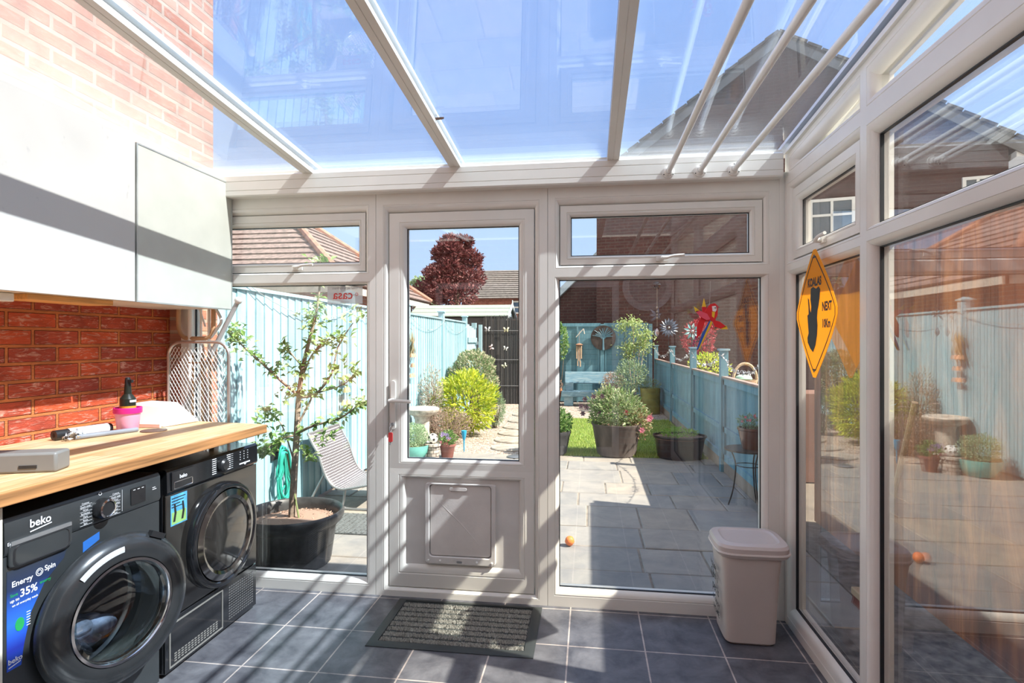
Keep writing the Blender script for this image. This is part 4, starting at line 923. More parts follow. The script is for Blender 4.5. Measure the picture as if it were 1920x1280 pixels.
a = MB(); rg2 = random.Random(5)
for i in range(26000):
    y = 7.13 + 3.45 * rg2.random() ** 1.4; x = rg2.uniform(-.58, 1.43); h = rg2.uniform(.018, .04); an = rg2.uniform(0, PI); c_, s_ = math.cos(an) * .0035, math.sin(an) * .0035
    a.add([(x - c_, y - s_, G - .004), (x + c_, y + s_, G - .004), (x + rg2.uniform(-.015, .015), y + rg2.uniform(-.015, .015), G + h)], [(0, 1, 2)])
one(a, 'lawn_grass', leafmat('grass', [(.22, .34, .05), (.34, .46, .08), (.46, .55, .14), (.56, .56, .24)], .6, .3), 'short green lawn grass in front of the gravel', 'grass', kind='stuff', smooth=False)
for v_ in ((1090, 1100),): pass

# stepping stones
FLAG = M('step_stone', (.36, .32, .27), .85, var=.2, vscale=9, bmp=.5)
labs = ['stepping stone nearest the patio slabs', 'second stepping stone from the patio', 'third stepping stone from the patio', 'fourth stepping stone from the patio', 'fifth stepping stone from the patio', 'sixth stepping stone from the patio, near the reed screen']
for i, y in enumerate((7.55, 8.15, 8.75, 9.4, 10.15, 11.0)):
    a = MB(); x = -1.06 - .04 * i
    prof = [(.001, -.02), (.24, -.02), (.25, .0), (.24, .012), (.001, .014)]
    a.lathe(prof, 28, (x, y, G - .002), (1.05 + .08 * math.sin(i), .95)); one(a, 'stepping_stone', FLAG, labs[i] + ', round and buff', 'stepping stone', 'stepping stones in the gravel path')

# left fence
def fence_left():
    f = thing('garden_fence', 'tall pale blue closeboard fence along the left of garden', 'fence', (-2.5, 7.5, G))
    ys = [3.40, 5.60, 7.45, 9.30, 11.10]
    for i in range(4):
        a = MB(); y = ys[i] + .05
        while y < ys[i + 1] - .05:
            yy = min(y + .118, ys[i + 1] - .045)
            a.add([(-2.47, y, G + .02), (-2.452, y, G + .02), (-2.464, yy + .004, G + .02), (-2.476, yy + .004, G + .02)] + [(-2.47, y, 1.74), (-2.452, y, 1.74), (-2.464, yy + .004, 1.74), (-2.476, yy + .004, 1.74)], [(0, 1, 5, 4), (1, 2, 6, 5), (2, 3, 7, 6), (3, 0, 4, 7), (4, 5, 6, 7), (3, 2, 1, 0)])
            y += .114
        a.box(-2.50, -2.437, ys[i] + .05, ys[i + 1] - .05, 1.74, 1.765)
        a.build('fence_panel', BLUEP, f, smooth=False)
    for y in ys:
        a = MB(); h = 1.86 if y > 3.5 else 1.78; a.box(-2.52, -2.43, y - .045, y + .045, G, h); p_ = a.build('fence_post', BLUEP, f)
        a = MB(); a.box(-2.535, -2.415, y - .06, y + .06, h, h + .02); a.lathe([(.07, h + .02), (.0005, h + .05)], 4, (-2.475, y, 0), m=Matrix.Rotation(PI / 4, 3, 'Z')); a.build('post_cap', BLUEP, p_)
fence_left()
gt = thing('garden_gate', 'pale blue boarded gate with latch at the end of left fence', 'gate', (-2.4, 11.5, G))
a = MB()
for i in range(4): a.box(-2.46, -2.44, 11.17 + i * .22, 11.38 + i * .22, G + .05, 1.72 - .03 * i)
a.box(-2.44, -2.41, 11.17, 12.04, 1.35, 1.45); a.box(-2.44, -2.41, 11.17, 12.04, .25, .35); a.build('gate_boards', BLUEP, gt, smooth=False)
a = MB(); p1_, p2_ = aty(885, 610, 12.3), aty(903, 612, 12.3); a.box(p1_.x, p1_.x + .10, 12.25, 12.33, G, 1.78); a.box(p2_.x - .06, p2_.x + .01, 12.25, 12.33, G, 1.74); a.box(p1_.x, p2_.x, 12.26, 12.32, 1.30, 1.36); a.build('gate_posts', BLUEP, gt)
a = MB(); a.box(-2.41, -2.39, 11.95, 12.04, 1.32, 1.37); a.build('gate_latch', GREYM, gt)

# reed screen and ornaments
rs = thing('reed_screen', 'dark brushwood reed screen at the end of the gravel path', 'screen', (-1.95, 12.92, G))
a = MB(); rr_ = random.Random(9); x = -2.42
while x < -1.02:
    h = 1.93 + rr_.uniform(-.05, .06); a.tube([(x, 12.92 + rr_.uniform(-.015, .015), G), (x + rr_.uniform(-.01, .01), 12.92, h)], rr_.uniform(.003, .007), 5); x += .0085
a.build('reeds', leafmat('reed', [(.03, .033, .038), (.08, .08, .085), (.05, .045, .045), (.16, .15, .14)], .8, 0), rs, smooth=False)
a = MB()
for z in (.35, .95, 1.62): a.tube([(-2.42, 12.90, z), (-1.02, 12.90, z)], .004, 6)
a.build('binding_wires', GREYM, rs)
a = MB(); a.box(-2.43, -1.01, 12.935, 12.95, G, 1.86); a.build('backing', M('dark_backing', (.03, .03, .035), .9), rs)
def butterfly(u, v, col, lab, sz=.06, ang=0):
    c = aty(u, v, 12.885); b_ = thing('wall_ornament', lab, 'ornament', c, group='metal creatures on the reed screen'); m4 = Matrix.Rotation(R(ang), 3, 'Y')
    a = MB()
    for sg_ in (-1, 1):
        a.add([c + m4 @ Vector((sg_ * x * sz, -.004 - .01 * abs(x), z * sz)) for x, z in ((.05, .1), (.6, .95), (1.15, .9), (1.0, .2), (.5, -.1), (.85, -.5), (.55, -1.0), (.1, -.3))], [tuple(range(8))])
    a.build('wings', col, b_, solid=.002)
    a = MB(); a.tube([c + m4 @ Vector((0, -.006, -.55 * sz)), c + m4 @ Vector((0, -.006, .5 * sz))], .006, 6); a.build('body', INK, b_)
butterfly(914, 617, M('pearl_blue', (.70, .74, .80), .3), 'silvery butterfly ornament, upper left on the reed screen')
butterfly(949, 618, M('cream_yellow', (.85, .80, .50), .4), 'cream yellow butterfly ornament, upper right on the reed screen')
butterfly(921, 651, M('pale_pink_tin', (.85, .70, .70), .4), 'pale pink dragonfly ornament, middle left on the reed screen', .055, 70)
butterfly(948, 653, M('white_tin', (.85, .87, .85), .4), 'white gecko ornament below the cream yellow butterfly', .05, 15)
butterfly(946, 685, M('lime_white', (.80, .85, .60), .4), 'white and yellow bird ornament, lowest on the reed screen', .055, -35)

# foliage helpers
def foliage(c, rad, n, L, W, seed=0, shell=.55, up=.3, flat=0, fn=None):
    r = random.Random(seed); a = MB(); c = Vector(c)
    for i in range(n):
        while True:
            d = Vector((r.uniform(-1, 1), r.uniform(-1, 1), r.uniform(-1, 1)))
            if .05 < d.length < 1: break
        d.normalize(); k = shell + (1 - shell) * r.random() ** .5
        k *= 1 + .12 * math.sin(d.x * 5 + seed) * math.cos(d.z * 6 + seed * 2)
        p = c + Vector((d.x * rad[0], d.y * rad[1], d.z * rad[2])) * k
        if fn and not fn(p): continue
        dr = (d + Vector((r.uniform(-.7, .7), r.uniform(-.7, .7), r.uniform(-.5, .7) + up))).normalized()
        nr = (d + Vector((r.uniform(-.6, .6), r.uniform(-.6, .6), r.uniform(-.2, .8)))).normalized()
        l = L * r.uniform(.65, 1.25); a.leaf(p, dr, nr, l, W * r.uniform(.7, 1.2))
    return a
def stems(base, c, rad, k, r0=.008, seed=0):
    r = random.Random(seed); a = MB(); base = Vector(base); c = Vector(c)
    for i in range(k):
        e_ = c + Vector((r.uniform(-.7, .7) * rad[0], r.uniform(-.7, .7) * rad[1], r.uniform(-.3, .75) * rad[2])); b_ = base + Vector((r.uniform(-.2, .2) * rad[0], r.uniform(-.2, .2) * rad[1], 0))
        a.tube(smoothpts([b_, b_.lerp(e_, .5) + Vector((r.uniform(-.15, .15) * rad[0], r.uniform(-.15, .15) * rad[1], 0)), e_], 3), [r0, r0 * .8, r0 * .7, r0 * .6, r0 * .5, r0 * .4, r0 * .3], 5)
    return a
def shrub(name, lab, cat, base, rad, n, L, W, lm, seed=0, k=12, r0=.01, shell=.55, lift=None, group=None, smat=STEM):
    base = Vector(base); lift = rad[2] if lift is None else lift
    t = thing(name, lab, cat, base, group); c = base + Vector((0, 0, lift))
    foliage(c, rad, n, L, W, seed, shell, fn=lambda p: p.z > base.z + .01).build('foliage', lm, t, smooth=False)
    stems(base, c, rad, k, r0, seed).build('stems', smat, t); return t
def potted(name, lab, base, prof, pm, rad, n, L, W, lm, seed=0, n_=28, sq=(1, 1), rib=None, flowers=None, group=None, cat='plant pot', lift=0, soil=None):
    base = Vector(base); t = thing(name, lab, cat, base, group); rt, zt = prof[-1]
    th = max(.012, rt * .05); wall = list(prof) + [(rt - th, zt), (rt - th * 1.2, zt - .04), (.0005, zt - .04)]
    a = MB(); a.lathe(wall, n_, base, sq, rib=rib); a.build('pot', pm, t)
    a = MB(); a.lathe([(.0005, zt - .02), (rt - th * 1.15, zt - .025), (rt - th * 1.15, zt - .038)], n_, base, sq); a.build('soil', soil or SOIL, t)
    c = base + Vector((0, 0, zt + rad[2] * .55 + lift))
    zb = base.z + zt - .02
    foliage(c, rad, n, L, W, seed, .3, fn=lambda p: p.z > zb).build('foliage', lm, t, smooth=False)
    stems(base + Vector((0, 0, zt - .025)), c, rad, 10, .004, seed).build('stems', STEMG, t)
    if flowers:
        r = random.Random(seed + 5)
        for fi, (fm, cnt, sz, dx, dz_) in enumerate(flowers):
            a = MB()
            for i in range(cnt):
                p = c + Vector((dx + r.uniform(-.5, .5) * rad[0], -rad[1] * r.uniform(.5, 1), dz_ + r.uniform(-.3, .6) * rad[2]))
                for j in range(6): an = j * PI / 3; d = Vector((math.cos(an), -.4, math.sin(an))); a.leaf(p, d, Vector((0, -1, 0)), sz, sz * .7)
            a.build('flowers', fm, t, smooth=False)
    return t
L_GREEN = leafmat('leaf_green', [(.05, .13, .03), (.10, .22, .05), (.19, .32, .09), (.30, .42, .16)])
L_APPLE = leafmat('leaf_apple', [(.09, .20, .04), (.18, .33, .08), (.30, .44, .16), (.48, .56, .34)])
L_YEL = leafmat('leaf_lime', [(.30, .42, .04), (.50, .58, .05), (.68, .68, .06), (.22, .34, .04), (.75, .72, .15)])
L_VAR = leafmat('leaf_variegated', [(.10, .20, .07), (.22, .32, .14), (.50, .52, .34), (.62, .55, .40), (.08, .15, .06)])
L_ROSE = leafmat('leaf_rosemary', [(.14, .24, .12), (.24, .34, .20), (.36, .44, .28)])
L_PURP = leafmat('leaf_purple', [(.05, .012, .015), (.12, .03, .035), (.22, .07, .07), (.30, .13, .12)])
L_RED = leafmat('leaf_red', [(.25, .02, .03), (.45, .06, .08), (.35, .04, .05)])
L_DRY = leafmat('leaf_dry', [(.34, .22, .16), (.50, .36, .27), (.42, .30, .28), (.25, .24, .14)])
L_SAGE = leafmat('leaf_sage', [(.24, .36, .20), (.34, .48, .28), (.50, .60, .40)])
F_PINK = leafmat('petal_pink', [(.75, .15, .22), (.85, .35, .42)])
F_LIL = leafmat('petal_lilac', [(.50, .38, .70), (.68, .52, .80)])

# apple tree in the big black pot
PB = Vector((-1.90, 3.44, G))
ap = thing('tree_pot', 'large black ribbed pot of bark chips outside the left window', 'plant pot', PB)
a = MB(); nP = 96
prof = [(.225, 0), (.235, .01), (.262, .20), (.272, .25), (.300, .27), (.315, .30), (.318, .325), (.305, .34), (.290, .33), (.285, .29), (.28, .25), (.0005, .25)]
vs2 = []; fs2 = []
for i, (r_, z_) in enumerate(prof):
    for j in range(nP):
        t = 2 * PI * j / nP; q = r_ * (1 - (.045 * (.5 + .5 * math.cos(t * 18)) if 0 < i < 4 else 0)); vs2.append(PB + Vector((q * math.cos(t), q * math.sin(t), z_)))
for i in range(len(prof) - 1):
    for j in range(nP): fs2.append((i * nP + j, i * nP + (j + 1) % nP, (i + 1) * nP + (j + 1) % nP, (i + 1) * nP + j))
a.add(vs2, fs2); a.build('pot', M('black_pot_plastic', (.05, .052, .055), .38, var=.3, vscale=12), ap, ang=60)
a = MB(); a.lathe([(.284, .262), (.15, .285), (.0005, .29)], 40, PB); 
for i in range(900):
    an = rnd.uniform(0, 2 * PI); r_ = .27 * rnd.random() ** .5; p = PB + Vector((r_ * math.cos(an), r_ * math.sin(an), .29 - .02 * (r_ / .27))); d = rv(); d.z *= .3; a.leaf(p, d, Vector((0, 0, 1)) + rv(.4), rnd.uniform(.015, .03), .009, .1)
a.build('bark_mulch', leafmat('chips', [(.20, .12, .09), (.36, .24, .18), (.50, .38, .30)], .9, 0), ap, smooth=False)
at_ = thing('apple_tree', 'young apple tree growing from the large black pot', 'tree', PB + Vector((-.02, .02, .27)))
YT = 3.46
def br(px, r0, r1, dy=0):
    k = len(px); P = [aty(u, v, YT + dy * i / max(1, k - 1)) for i, (u, v) in enumerate(px)]; P = smoothpts(P, 4); m_ = len(P); return P, [r0 + (r1 - r0) * i / (m_ - 1) for i in range(m_)]
BRS = [([(548, 968), (551, 900), (556, 820), (559, 760), (566, 700), (578, 645), (592, 590), (600, 530), (600, 480)], .026, .004, 0), ([(560, 742), (525, 712), (485, 675), (452, 645), (432, 618)], .010, .003, -.15), ([(557, 812), (590, 797), (635, 785), (665, 765), (680, 758)], .010, .003, -.1), ([(561, 745), (592, 738), (622, 700), (634, 650), (662, 605)], .009, .003, .15), ([(557, 815), (528, 822), (505, 838), (492, 850)], .008, .003, -.15), ([(562, 790), (580, 755), (592, 738), (645, 720), (672, 690)], .008, .003, .1), ([(568, 705), (585, 665), (610, 640), (640, 632)], .006, .002, .1), ([(570, 690), (548, 665), (530, 640)], .006, .002, -.1), ([(556, 830), (575, 850), (588, 860)], .005, .002, -.1), ([(550, 860), (530, 800), (510, 775), (490, 760)], .006, .002, .2)]
wood = MB(); lv = MB(); ra = random.Random(21)
for i, (px, r0, r1, dy) in enumerate(BRS):
    P, rs_ = br(px, r0, r1, dy); wood.tube(P, rs_, 8)
    for j, p in enumerate(P):
        if i == 0 and j < len(P) * .42: continue
        if ra.random() < (.75 if j > len(P) * .35 else .3):
            for q in range(ra.randint(5, 9)):
                d = Vector((ra.uniform(-1, 1), ra.uniform(-1, 1), ra.uniform(-.6, .8))); lv.leaf(p + rv(.02), d, Vector((ra.uniform(-.5, .5), -.6, 1)), ra.uniform(.035, .065), ra.uniform(.022, .034))
for c_, n_ in (((600, 500), 90), (((592, 590)), 50), ((440, 620), 40), ((665, 590), 26), ((455, 650), 30), ((675, 755), 24), ((492, 835), 36), ((500, 785), 40), ((640, 690), 22), ((530, 690), 26), ((640, 830), 0), ((612, 815), 22), ((545, 735), 30), ((636, 632), 22)):
    for q in range(n_):
        p = aty(c_[0] + ra.gauss(0, 13), c_[1] + ra.gauss(0, 12), YT + ra.uniform(-.15, .15)); d = Vector((ra.uniform(-1, 1), ra.uniform(-1, 1), ra.uniform(-.6, .8))); lv.leaf(p, d, Vector((ra.uniform(-.5, .5), -.6, 1)), ra.uniform(.035, .065), ra.uniform(.022, .034))
wood.build('branches', M('apple_bark', (.38, .30, .24), .8, var=.3, vscale=30, bmp=.5), at_); lv.build('leaves', L_APPLE, at_, smooth=False)
a = MB(); a.tube([PB + Vector((.04, 0, .27)), aty(538, 850, YT)], .006, 6); a.build('stake', STEMG, at_)
# strappy plant added outside in place of a reflection in the left window
a = MB(); b0 = Vector((-2.12, 3.10, G)); ra = random.Random(4)
for i in range(34):
    an = ra.uniform(-2.0, 1.0); L = ra.uniform(.16, .30); d = Vector((math.cos(an), math.sin(an) * .35, 0)); pts = [b0 + d * L * t + Vector((0, 0, .34 * t - .30 * t * t * 1.2)) * 1 for t in (0, .25, .5, .75, 1)]
    w_ = .008; sd = Vector((-d.y, d.x, 0)).normalized()
    vs3 = [];
    for j, p in enumerate(pts): ww = w_ * (1 - j / 4.6); vs3 += [p - sd * ww + Vector((0, 0, .0)), p + Vector((0, 0, -.004)), p + sd * ww]
    a.add(vs3, [f for j in range(4) for f in ((j * 3, j * 3 + 1, j * 3 + 4, j * 3 + 3), (j * 3 + 1, j * 3 + 2, j * 3 + 5, j * 3 + 4))])
one(a, 'reflection_plant', leafmat('strap', [(.16, .30, .05), (.32, .45, .12), (.45, .52, .20)]), 'arching strap leaved plant by the big pot, standing for a reflection', 'plant')

# chair, mat, hose
ch = thing('garden_chair', 'curved dark mesh garden lounge chair behind the tree pot', 'chair', (-2.1, 4.85, G))
near = [aty(u, v, 4.55) for u, v in ((577, 813), (586, 832), (597, 852), (605, 878), (613, 897), (624, 911), (640, 917), (660, 915), (700, 908))]
near = smoothpts(near, 4); far = [p + Vector((0, .60, -.0)) for p in near]
a = MB()
for ed in (near, far): a.tube(ed, .010, 8)
a.tube([near[0], far[0]], .010, 8); a.tube([near[-1], far[-1]], .010, 8)
a.build('tube_frame', M('grey_steel_tube', (.32, .33, .34), .4, metal=.5), ch)
m, t, b = newmat('woven_sling'); tcs = t.nodes.new('ShaderNodeTexCoord'); vo = t.nodes.new('ShaderNodeTexVoronoi'); vo.inputs['Scale'].default_value = 1; vo.inputs['Randomness'].default_value = .0
t.links.new(tcs.outputs['UV'], vo.inputs['Vector']); t.links.new(ramp(t, vo.outputs['Distance'], [(.22, (.62, .62, .64)), (.29, (.10, .09, .10))]), b.inputs['Base Color'])
a = MB(); k = len(near); ns = 8; vs4 = []
for i in range(k):
    for j in range(ns + 1): vs4.append(near[i].lerp(far[i], j / ns) - Vector((0, 0, .004 * math.sin(PI * j / ns))))
a.add(vs4, [(i * (ns + 1) + j, i * (ns + 1) + j + 1, (i + 1) * (ns + 1) + j + 1, (i + 1) * (ns + 1) + j) for i in range(k - 1) for j in range(ns)]); ms = a.build('mesh_seat', m, ch, solid=.003)
uvl = ms.data.uv_layers.new(name='weave'); acc = [0.0]
for i in range(1, k): acc.append(acc[-1] + (near[i] - near[i - 1]).length)
for lp in ms.data.loops: vi = lp.vertex_index; uvl.data[lp.index].uv = (acc[vi // (ns + 1)] * 42, (vi % (ns + 1)) / ns * .60 * 42)
for yy in (4.57, 5.13):
    p0 = aty(607, 888, 4.55); p0.y = yy; p1 = Vector((p0.x - .16, yy, G + .012)); a = MB(); a.tube(smoothpts([p0, p0.lerp(p1, .5), p1], 3), .011, 8); a.build('rear_leg', M('grey_steel_tube', (1, 1, 1)), ch)
    p2 = aty(646, 917, 4.55); p2.y = yy; a = MB(); a.tube(smoothpts([p2, p2 + Vector((-.015, 0, -.10)), Vector((p2.x, yy, G + .013)), Vector((p2.x + .30, yy, G + .012))], 4), .011, 8); a.build('front_leg', M('grey_steel_tube', (1, 1, 1)), ch)
a = MB(); a.box(-2.30, -1.55, 3.98, 4.45, G + .001, G + .012)
for i in range(17): a.box(-2.29 + i * .044, -2.275 + i * .044, 3.99, 4.44, G + .012, G + .017)
one(a, 'outdoor_mat', M('outdoor_mat_grey', (.12, .13, .13), .9, var=.3, vscale=60), 'dark grey ribbed outdoor mat by the lounge chair', 'mat')
hs = thing('garden_hose', 'coiled green garden hose hanging on the pale blue fence', 'hose', (-2.40, 4.2, .1))
a = MB(); rh = random.Random(8); c = aty(548, 845, 4.17)
for i in range(9):
    w_ = rh.uniform(.05, .12); h = rh.uniform(.34, .46); cy_ = 4.17 + rh.uniform(-.04, .06); x = -2.415 + rh.uniform(0, .05); zt = .52 + rh.uniform(-.02, .03)
    a.tube([Vector((x + .004 * math.sin(t), cy_ + w_ * math.sin(t) * (1 if math.cos(t) < 0 else .6), zt - h / 2 + h / 2 * math.cos(t))) for t in [2 * PI * j / 24 for j in range(24)]], .0075, 8, True)
a.build('hose_coil', M('hose_green', (.03, .38, .30), .4), hs)
a = MB(); a.tube([(-2.45, 4.17, .50), (-2.36, 4.17, .51)], .012, 8); a.box(-2.452, -2.445, 4.10, 4.24, .44, .58); a.build('hose_hook', DARKP, hs)

# ornaments on the left fence
def droop(lab, u0, v0, v1, x, mats, seed, leafy=True):
    c = atx(u0, v0, x); b_ = atx(u0, v1, x); t = thing('hanging_ornament', lab, 'ornament', b_); a = MB(); r = random.Random(seed); L = c.z - b_.z
    if leafy:
        for i in range(26): p = c + Vector((r.uniform(-.02, .02), r.uniform(-.05, .05), -r.uniform(0, .3) * L)); a.leaf(p, Vector((r.uniform(-.1, .1), r.uniform(-.25, .25), -1)), Vector((1, r.uniform(-.5, .5), 0)), L * .38, .035)
        a.build('dried_leaves', mats[0], t, smooth=False)
    a = MB(); a.tube([c, b_], .002, 5); a.tube([c, c + Vector((-.03, 0, .02))], .003, 5); a.build('cord', STEM, t)
    for i in range(3):
        z = c.z - L * (.5 + .2 * i); a = MB(); n4 = 3
        for j in range(n4): a.lathe([(.028, -.03), (.022, 0), (.008, .02), (.0005, .022)], 12, (c.x + r.uniform(-.01, .02), c.y + (j - 1) * .045, z)); 
        a.build('clay_bells', mats[1], t)
    return t
TANM = M('clay_tan', (.60, .34, .22), .7, var=.2)
droop('dried leaf and clay bell hanging on the left fence post', 773, 618, 712, -2.38, (leafmat('husk', [(.25, .24, .16), (.45, .42, .26), (.5, .36, .2)]), TANM), 2)
droop('string of small yellow and red fruit bells on the left fence', 650, 645, 765, -2.40, (L_GREEN, M('fruit_yellow', (.70, .55, .25), .5, var=.3)), 3, False)

def garland(name, lab, P, m_, x=0, sag=.16, bits=14, mat2=None):
    t = thing(name, lab, 'garland', P[0]); a = MB(); b2 = MB(); r = random.Random(len(P))
    for p, q in zip(P[:-1], P[1:]):
        p, q = Vector(p), Vector(q); pts = [p.lerp(q, i / 10) - Vector((0, 0, sag * 4 * (i / 10) * (1 - i / 10))) for i in range(11)]; a.tube(pts, .003, 5)
        for i in range(bits): k = r.random(); c = p.lerp(q, k) - Vector((0, 0, sag * 4 * k * (1 - k))); b2.leaf(c, rv(), rv() + Vector((0, 0, .1)), .035, .02)
    a.build('cord', m_, t); b2.build('hanging_bits', mat2 or m_, t, smooth=False); return t
garland('string_lights', 'thin string lights looped along the left fence', [(-2.42, 3.7, 1.80), (-2.42, 5.6, 1.72), (-2.42, 7.45, 1.72), (-2.42, 9.3, 1.72), (-2.42, 11.1, 1.7)], M('wire_grey', (.35, .40, .40), .5), sag=.17, bits=5)

# bird bath and pots near patio edge
bb_ = thing('bird_bath', 'weathered stone bird bath against the left fence', 'bird bath', (-2.23, 7.38, G))
c = Vector((-2.23, 7.38, G)); ST = M('weathered_stone', (.56, .50, .43), .9, var=.25, vscale=18, bmp=.7, bscale=60)
a = MB(); a.lathe([(.13, 0), (.14, .02), (.13, .06), (.10, .10), (.095, .25), (.10, .38), (.12, .43)], 28, c); a.build('pedestal', ST, bb_)
a = MB(); a.lathe([(.12, .43), (.19, .46), (.225, .50), (.23, .525), (.215, .54), (.20, .53), (.15, .50), (.0005, .49)], 36, c); a.build('basin', ST, bb_)
TEAL = M('teal_glaze', (.16, .50, .45), .2, var=.08, coat=.5)
potted('teal_pot', 'round teal glazed bowl pot with low pale green plant', (-2.12, 6.62, G), [(.11, 0), (.13, .01), (.19, .10), (.205, .16), (.21, .185)], TEAL, (.19, .19, .17), 2600, .022, .014, L_SAGE, 3)
bp = thing('brick_pedestal', 'small round brick pattern plinth between teal pot and brown pot', 'plinth', (-1.885, 6.68, G))
a = MB(); a.lathe([(.075, 0), (.078, .16), (.10, .165), (.10, .19), (.0005, .19)], 24, (-1.885, 6.68, G)); a.build('plinth_body', brickmat('plinth_brick', 'xz', (.55, .50, .44), (.66, .60, .52), (.15, .14, .12), .055, .04, .004, blotch=(.7, .65, .6)), bp)
fb = thing('football_ornament', 'small white and black football ornament on the brick plinth', 'ornament', (-1.885, 6.68, G + .19))
fc = Vector((-1.885, 6.68, G + .19 + .062)); a = MB(); a.ball(fc, .062, 20, 12); a.build('ball', M('football_white', (.82, .82, .80), .4), fb)
a = MB()
for d in ((-.55, -.75, .3), (.45, -.85, -.1), (-.15, -.6, -.75), (.1, -.5, .85), (.9, -.2, .4), (-.9, -.3, -.3)):
    d = Vector(d).normalized(); u_ = d.orthogonal().normalized(); v_ = d.cross(u_); a.add([fc + (d + (u_ * math.cos(i * PI * .4) + v_ * math.sin(i * PI * .4)) * .28).normalized() * .0632 for i in range(5)] + [fc + d * .0645], [(i, (i + 1) % 5, 5) for i in range(5)])
a.build('black_patches', INK, fb)
potted('brown_pot', 'small reddish brown pot with pink and lilac flowers', (-1.73, 6.78, G), [(.065, 0), (.07, .01), (.09, .13), (.105, .15), (.105, .175)], M('red_brown_clay', (.24, .09, .07), .6, var=.2), (.11, .11, .10), 500, .035, .016, L_GREEN, 9, flowers=[(F_LIL, 8, .025, 0, .03), (F_PINK, 5, .02, -.02, -.02)])
sp_ = thing('solar_light', 'blue funnel shaped garden spike light at patio edge', 'garden light', (-1.62, 7.22, G))
BLUL = M('blue_plastic', (.03, .32, .55), .35, var=.04)
a = MB(); a.lathe([(.0105, .14), (.022, .17), (.034, .24), (.036, .27), (.030, .27), (.0005, .262)], 20, (-1.62, 7.22, G)); a.build('lamp_cup', BLUL, sp_)
a = MB(); a.lathe([(.002, -.02), (.009, .02), (.0105, .145)], 10, (-1.62, 7.22, G)); a.build('spike', BLUL, sp_)
# shrubs of the left border
shrub('variegated_shrub', 'rounded variegated shrub behind the yellow leaved bush', 'shrub', (-2.01, 9.75, G), (.40, .45, .44), 5200, .055, .03, L_VAR, 31, lift=.84, k=24, r0=.02)
shrub('yellow_shrub', 'bright yellow green leaved bush beside the gravel path', 'shrub', (-1.90, 8.5, G), (.47, .42, .44), 2600, .11, .03, L_YEL, 32, lift=.50, k=22, r0=.012)
shrub('rosemary_bush', 'upright grey green rosemary bush at the path edge', 'shrub', (-1.56, 9.3, G), (.16, .18, .30), 1500, .06, .009, L_ROSE, 33, lift=.31, k=20)
shrub('heather_bush', 'dry pinkish brown heather with bare twigs in front of yellow bush', 'shrub', (-1.98, 7.75, G), (.36, .26, .26), 2600, .035, .010, L_DRY, 34, lift=.24, k=60, r0=.006, shell=.3)
shrub('dry_perennial', 'taller pale dry perennial against the fence left of yellow bush', 'shrub', (-2.26, 7.98, G), (.17, .18, .50), 900, .06, .018, leafmat('leaf_dusky', [(.40, .36, .30), (.55, .45, .40), (.34, .40, .26)]), 35, lift=.58, k=26, r0=.007, shell=.2)

# lawn-edge tubs
TUBB = M('brown_wooden_tub', (.11, .09, .08), .75, var=.25, vscale=14, scale=(1, 1, .15)); TUBK = M('black_tub', (.022, .023, .026), .4)
c = atz(1155, 856, G); c.y = 7.26
tb = potted('large_tub', 'large brown tub overflowing with shrubs at the lawn edge', (.34, 7.27, G), [(.23, 0), (.24, .01), (.30, .36), (.315, .385), (.315, .40)], TUBB, (.35, .28, .28), 1900, .065, .026, leafmat('tub_leaf', [(.10, .20, .06), (.22, .32, .12), (.40, .45, .24), (.30, .36, .20)]), 41, flowers=[(F_PINK, 4, .045, .26, -.12), (leafmat('petal_dark', [(.10, .06, .08), (.2, .12, .14)]), 7, .04, -.30, .05)])
a = foliage((.17, 7.25, G + .66), (.14, .12, .22), 260, .05, .02, 43, .1); a.build('tall_sprigs', leafmat('sprig', [(.34, .36, .20), (.5, .46, .30)]), tb, smooth=False)
a = foliage((.62, 7.2, G + .42), (.14, .12, .20), 420, .045, .022, 44, .1); a.build('red_trailing_foliage', leafmat('rusty', [(.40, .20, .14), (.30, .36, .14), (.5, .3, .22)]), tb, smooth=False)
potted('black_tub', 'shallow black tub of low seedlings in the shade by right fence', (1.10, 7.18, G), [(.25, 0), (.26, .01), (.30, .24), (.325, .265), (.325, .28)], TUBK, (.24, .18, .05), 420, .035, .016, leafmat('seedling', [(.18, .36, .05), (.30, .50, .10)]), 45, sq=(1, .8))
potted('dark_tub', 'dark grey tub with green bush half hidden by the door frame', (-.46, 7.22, G), [(.16, 0), (.17, .01), (.22, .25), (.23, .27), (.23, .30)], M('charcoal_tub', (.06, .06, .065), .6, var=.2), (.24, .2, .17), 1300, .05, .025, L_GREEN, 46)
# table with pot
tbp = Vector((1.36, 5.12, G)); tt = thing('bistro_table', 'small round dark metal garden table by the right fence', 'table', tbp)
MET = M('dark_iron', (.05, .035, .03), .45, metal=.4)
a = MB(); a.lathe([(.0005, .490), (.19, .490), (.195, .495), (.195, .505), (.0005, .503)], 36, tbp); a.build('tabletop', MET, tt)
for i in range(3):
    an = R(30 + 120 * i) + .35; d = Vector((math.cos(an), math.sin(an), 0)); a = MB(); a.tube(smoothpts([tbp + d * .14 + Vector((0, 0, .49)), tbp + d * .10 + Vector((0, 0, .36)), tbp + d * .12 + Vector((0, 0, .15)), tbp + d * .16 + Vector((0, 0, .006))], 4), .006, 8); a.build('leg', MET, tt)
a = MB(); a.tube([tbp + Vector((.10 * math.cos(t), .10 * math.sin(t), .36)) for t in [2 * PI * i / 24 for i in range(24)]], .004, 6, True); a.build('leg_ring', MET, tt)
potted('brown_glazed_pot', 'brown glazed pot with small pink flowers on the metal table', tbp + Vector((.02, 0, .503)), [(.065, 0), (.07, .01), (.095, .13), (.10, .16), (.108, .165), (.108, .185)], BROWNPOT, (.11, .10, .07), 320, .03, .010, L_ROSE, 47, flowers=[(F_PINK, 7, .014, -.03, .03)])
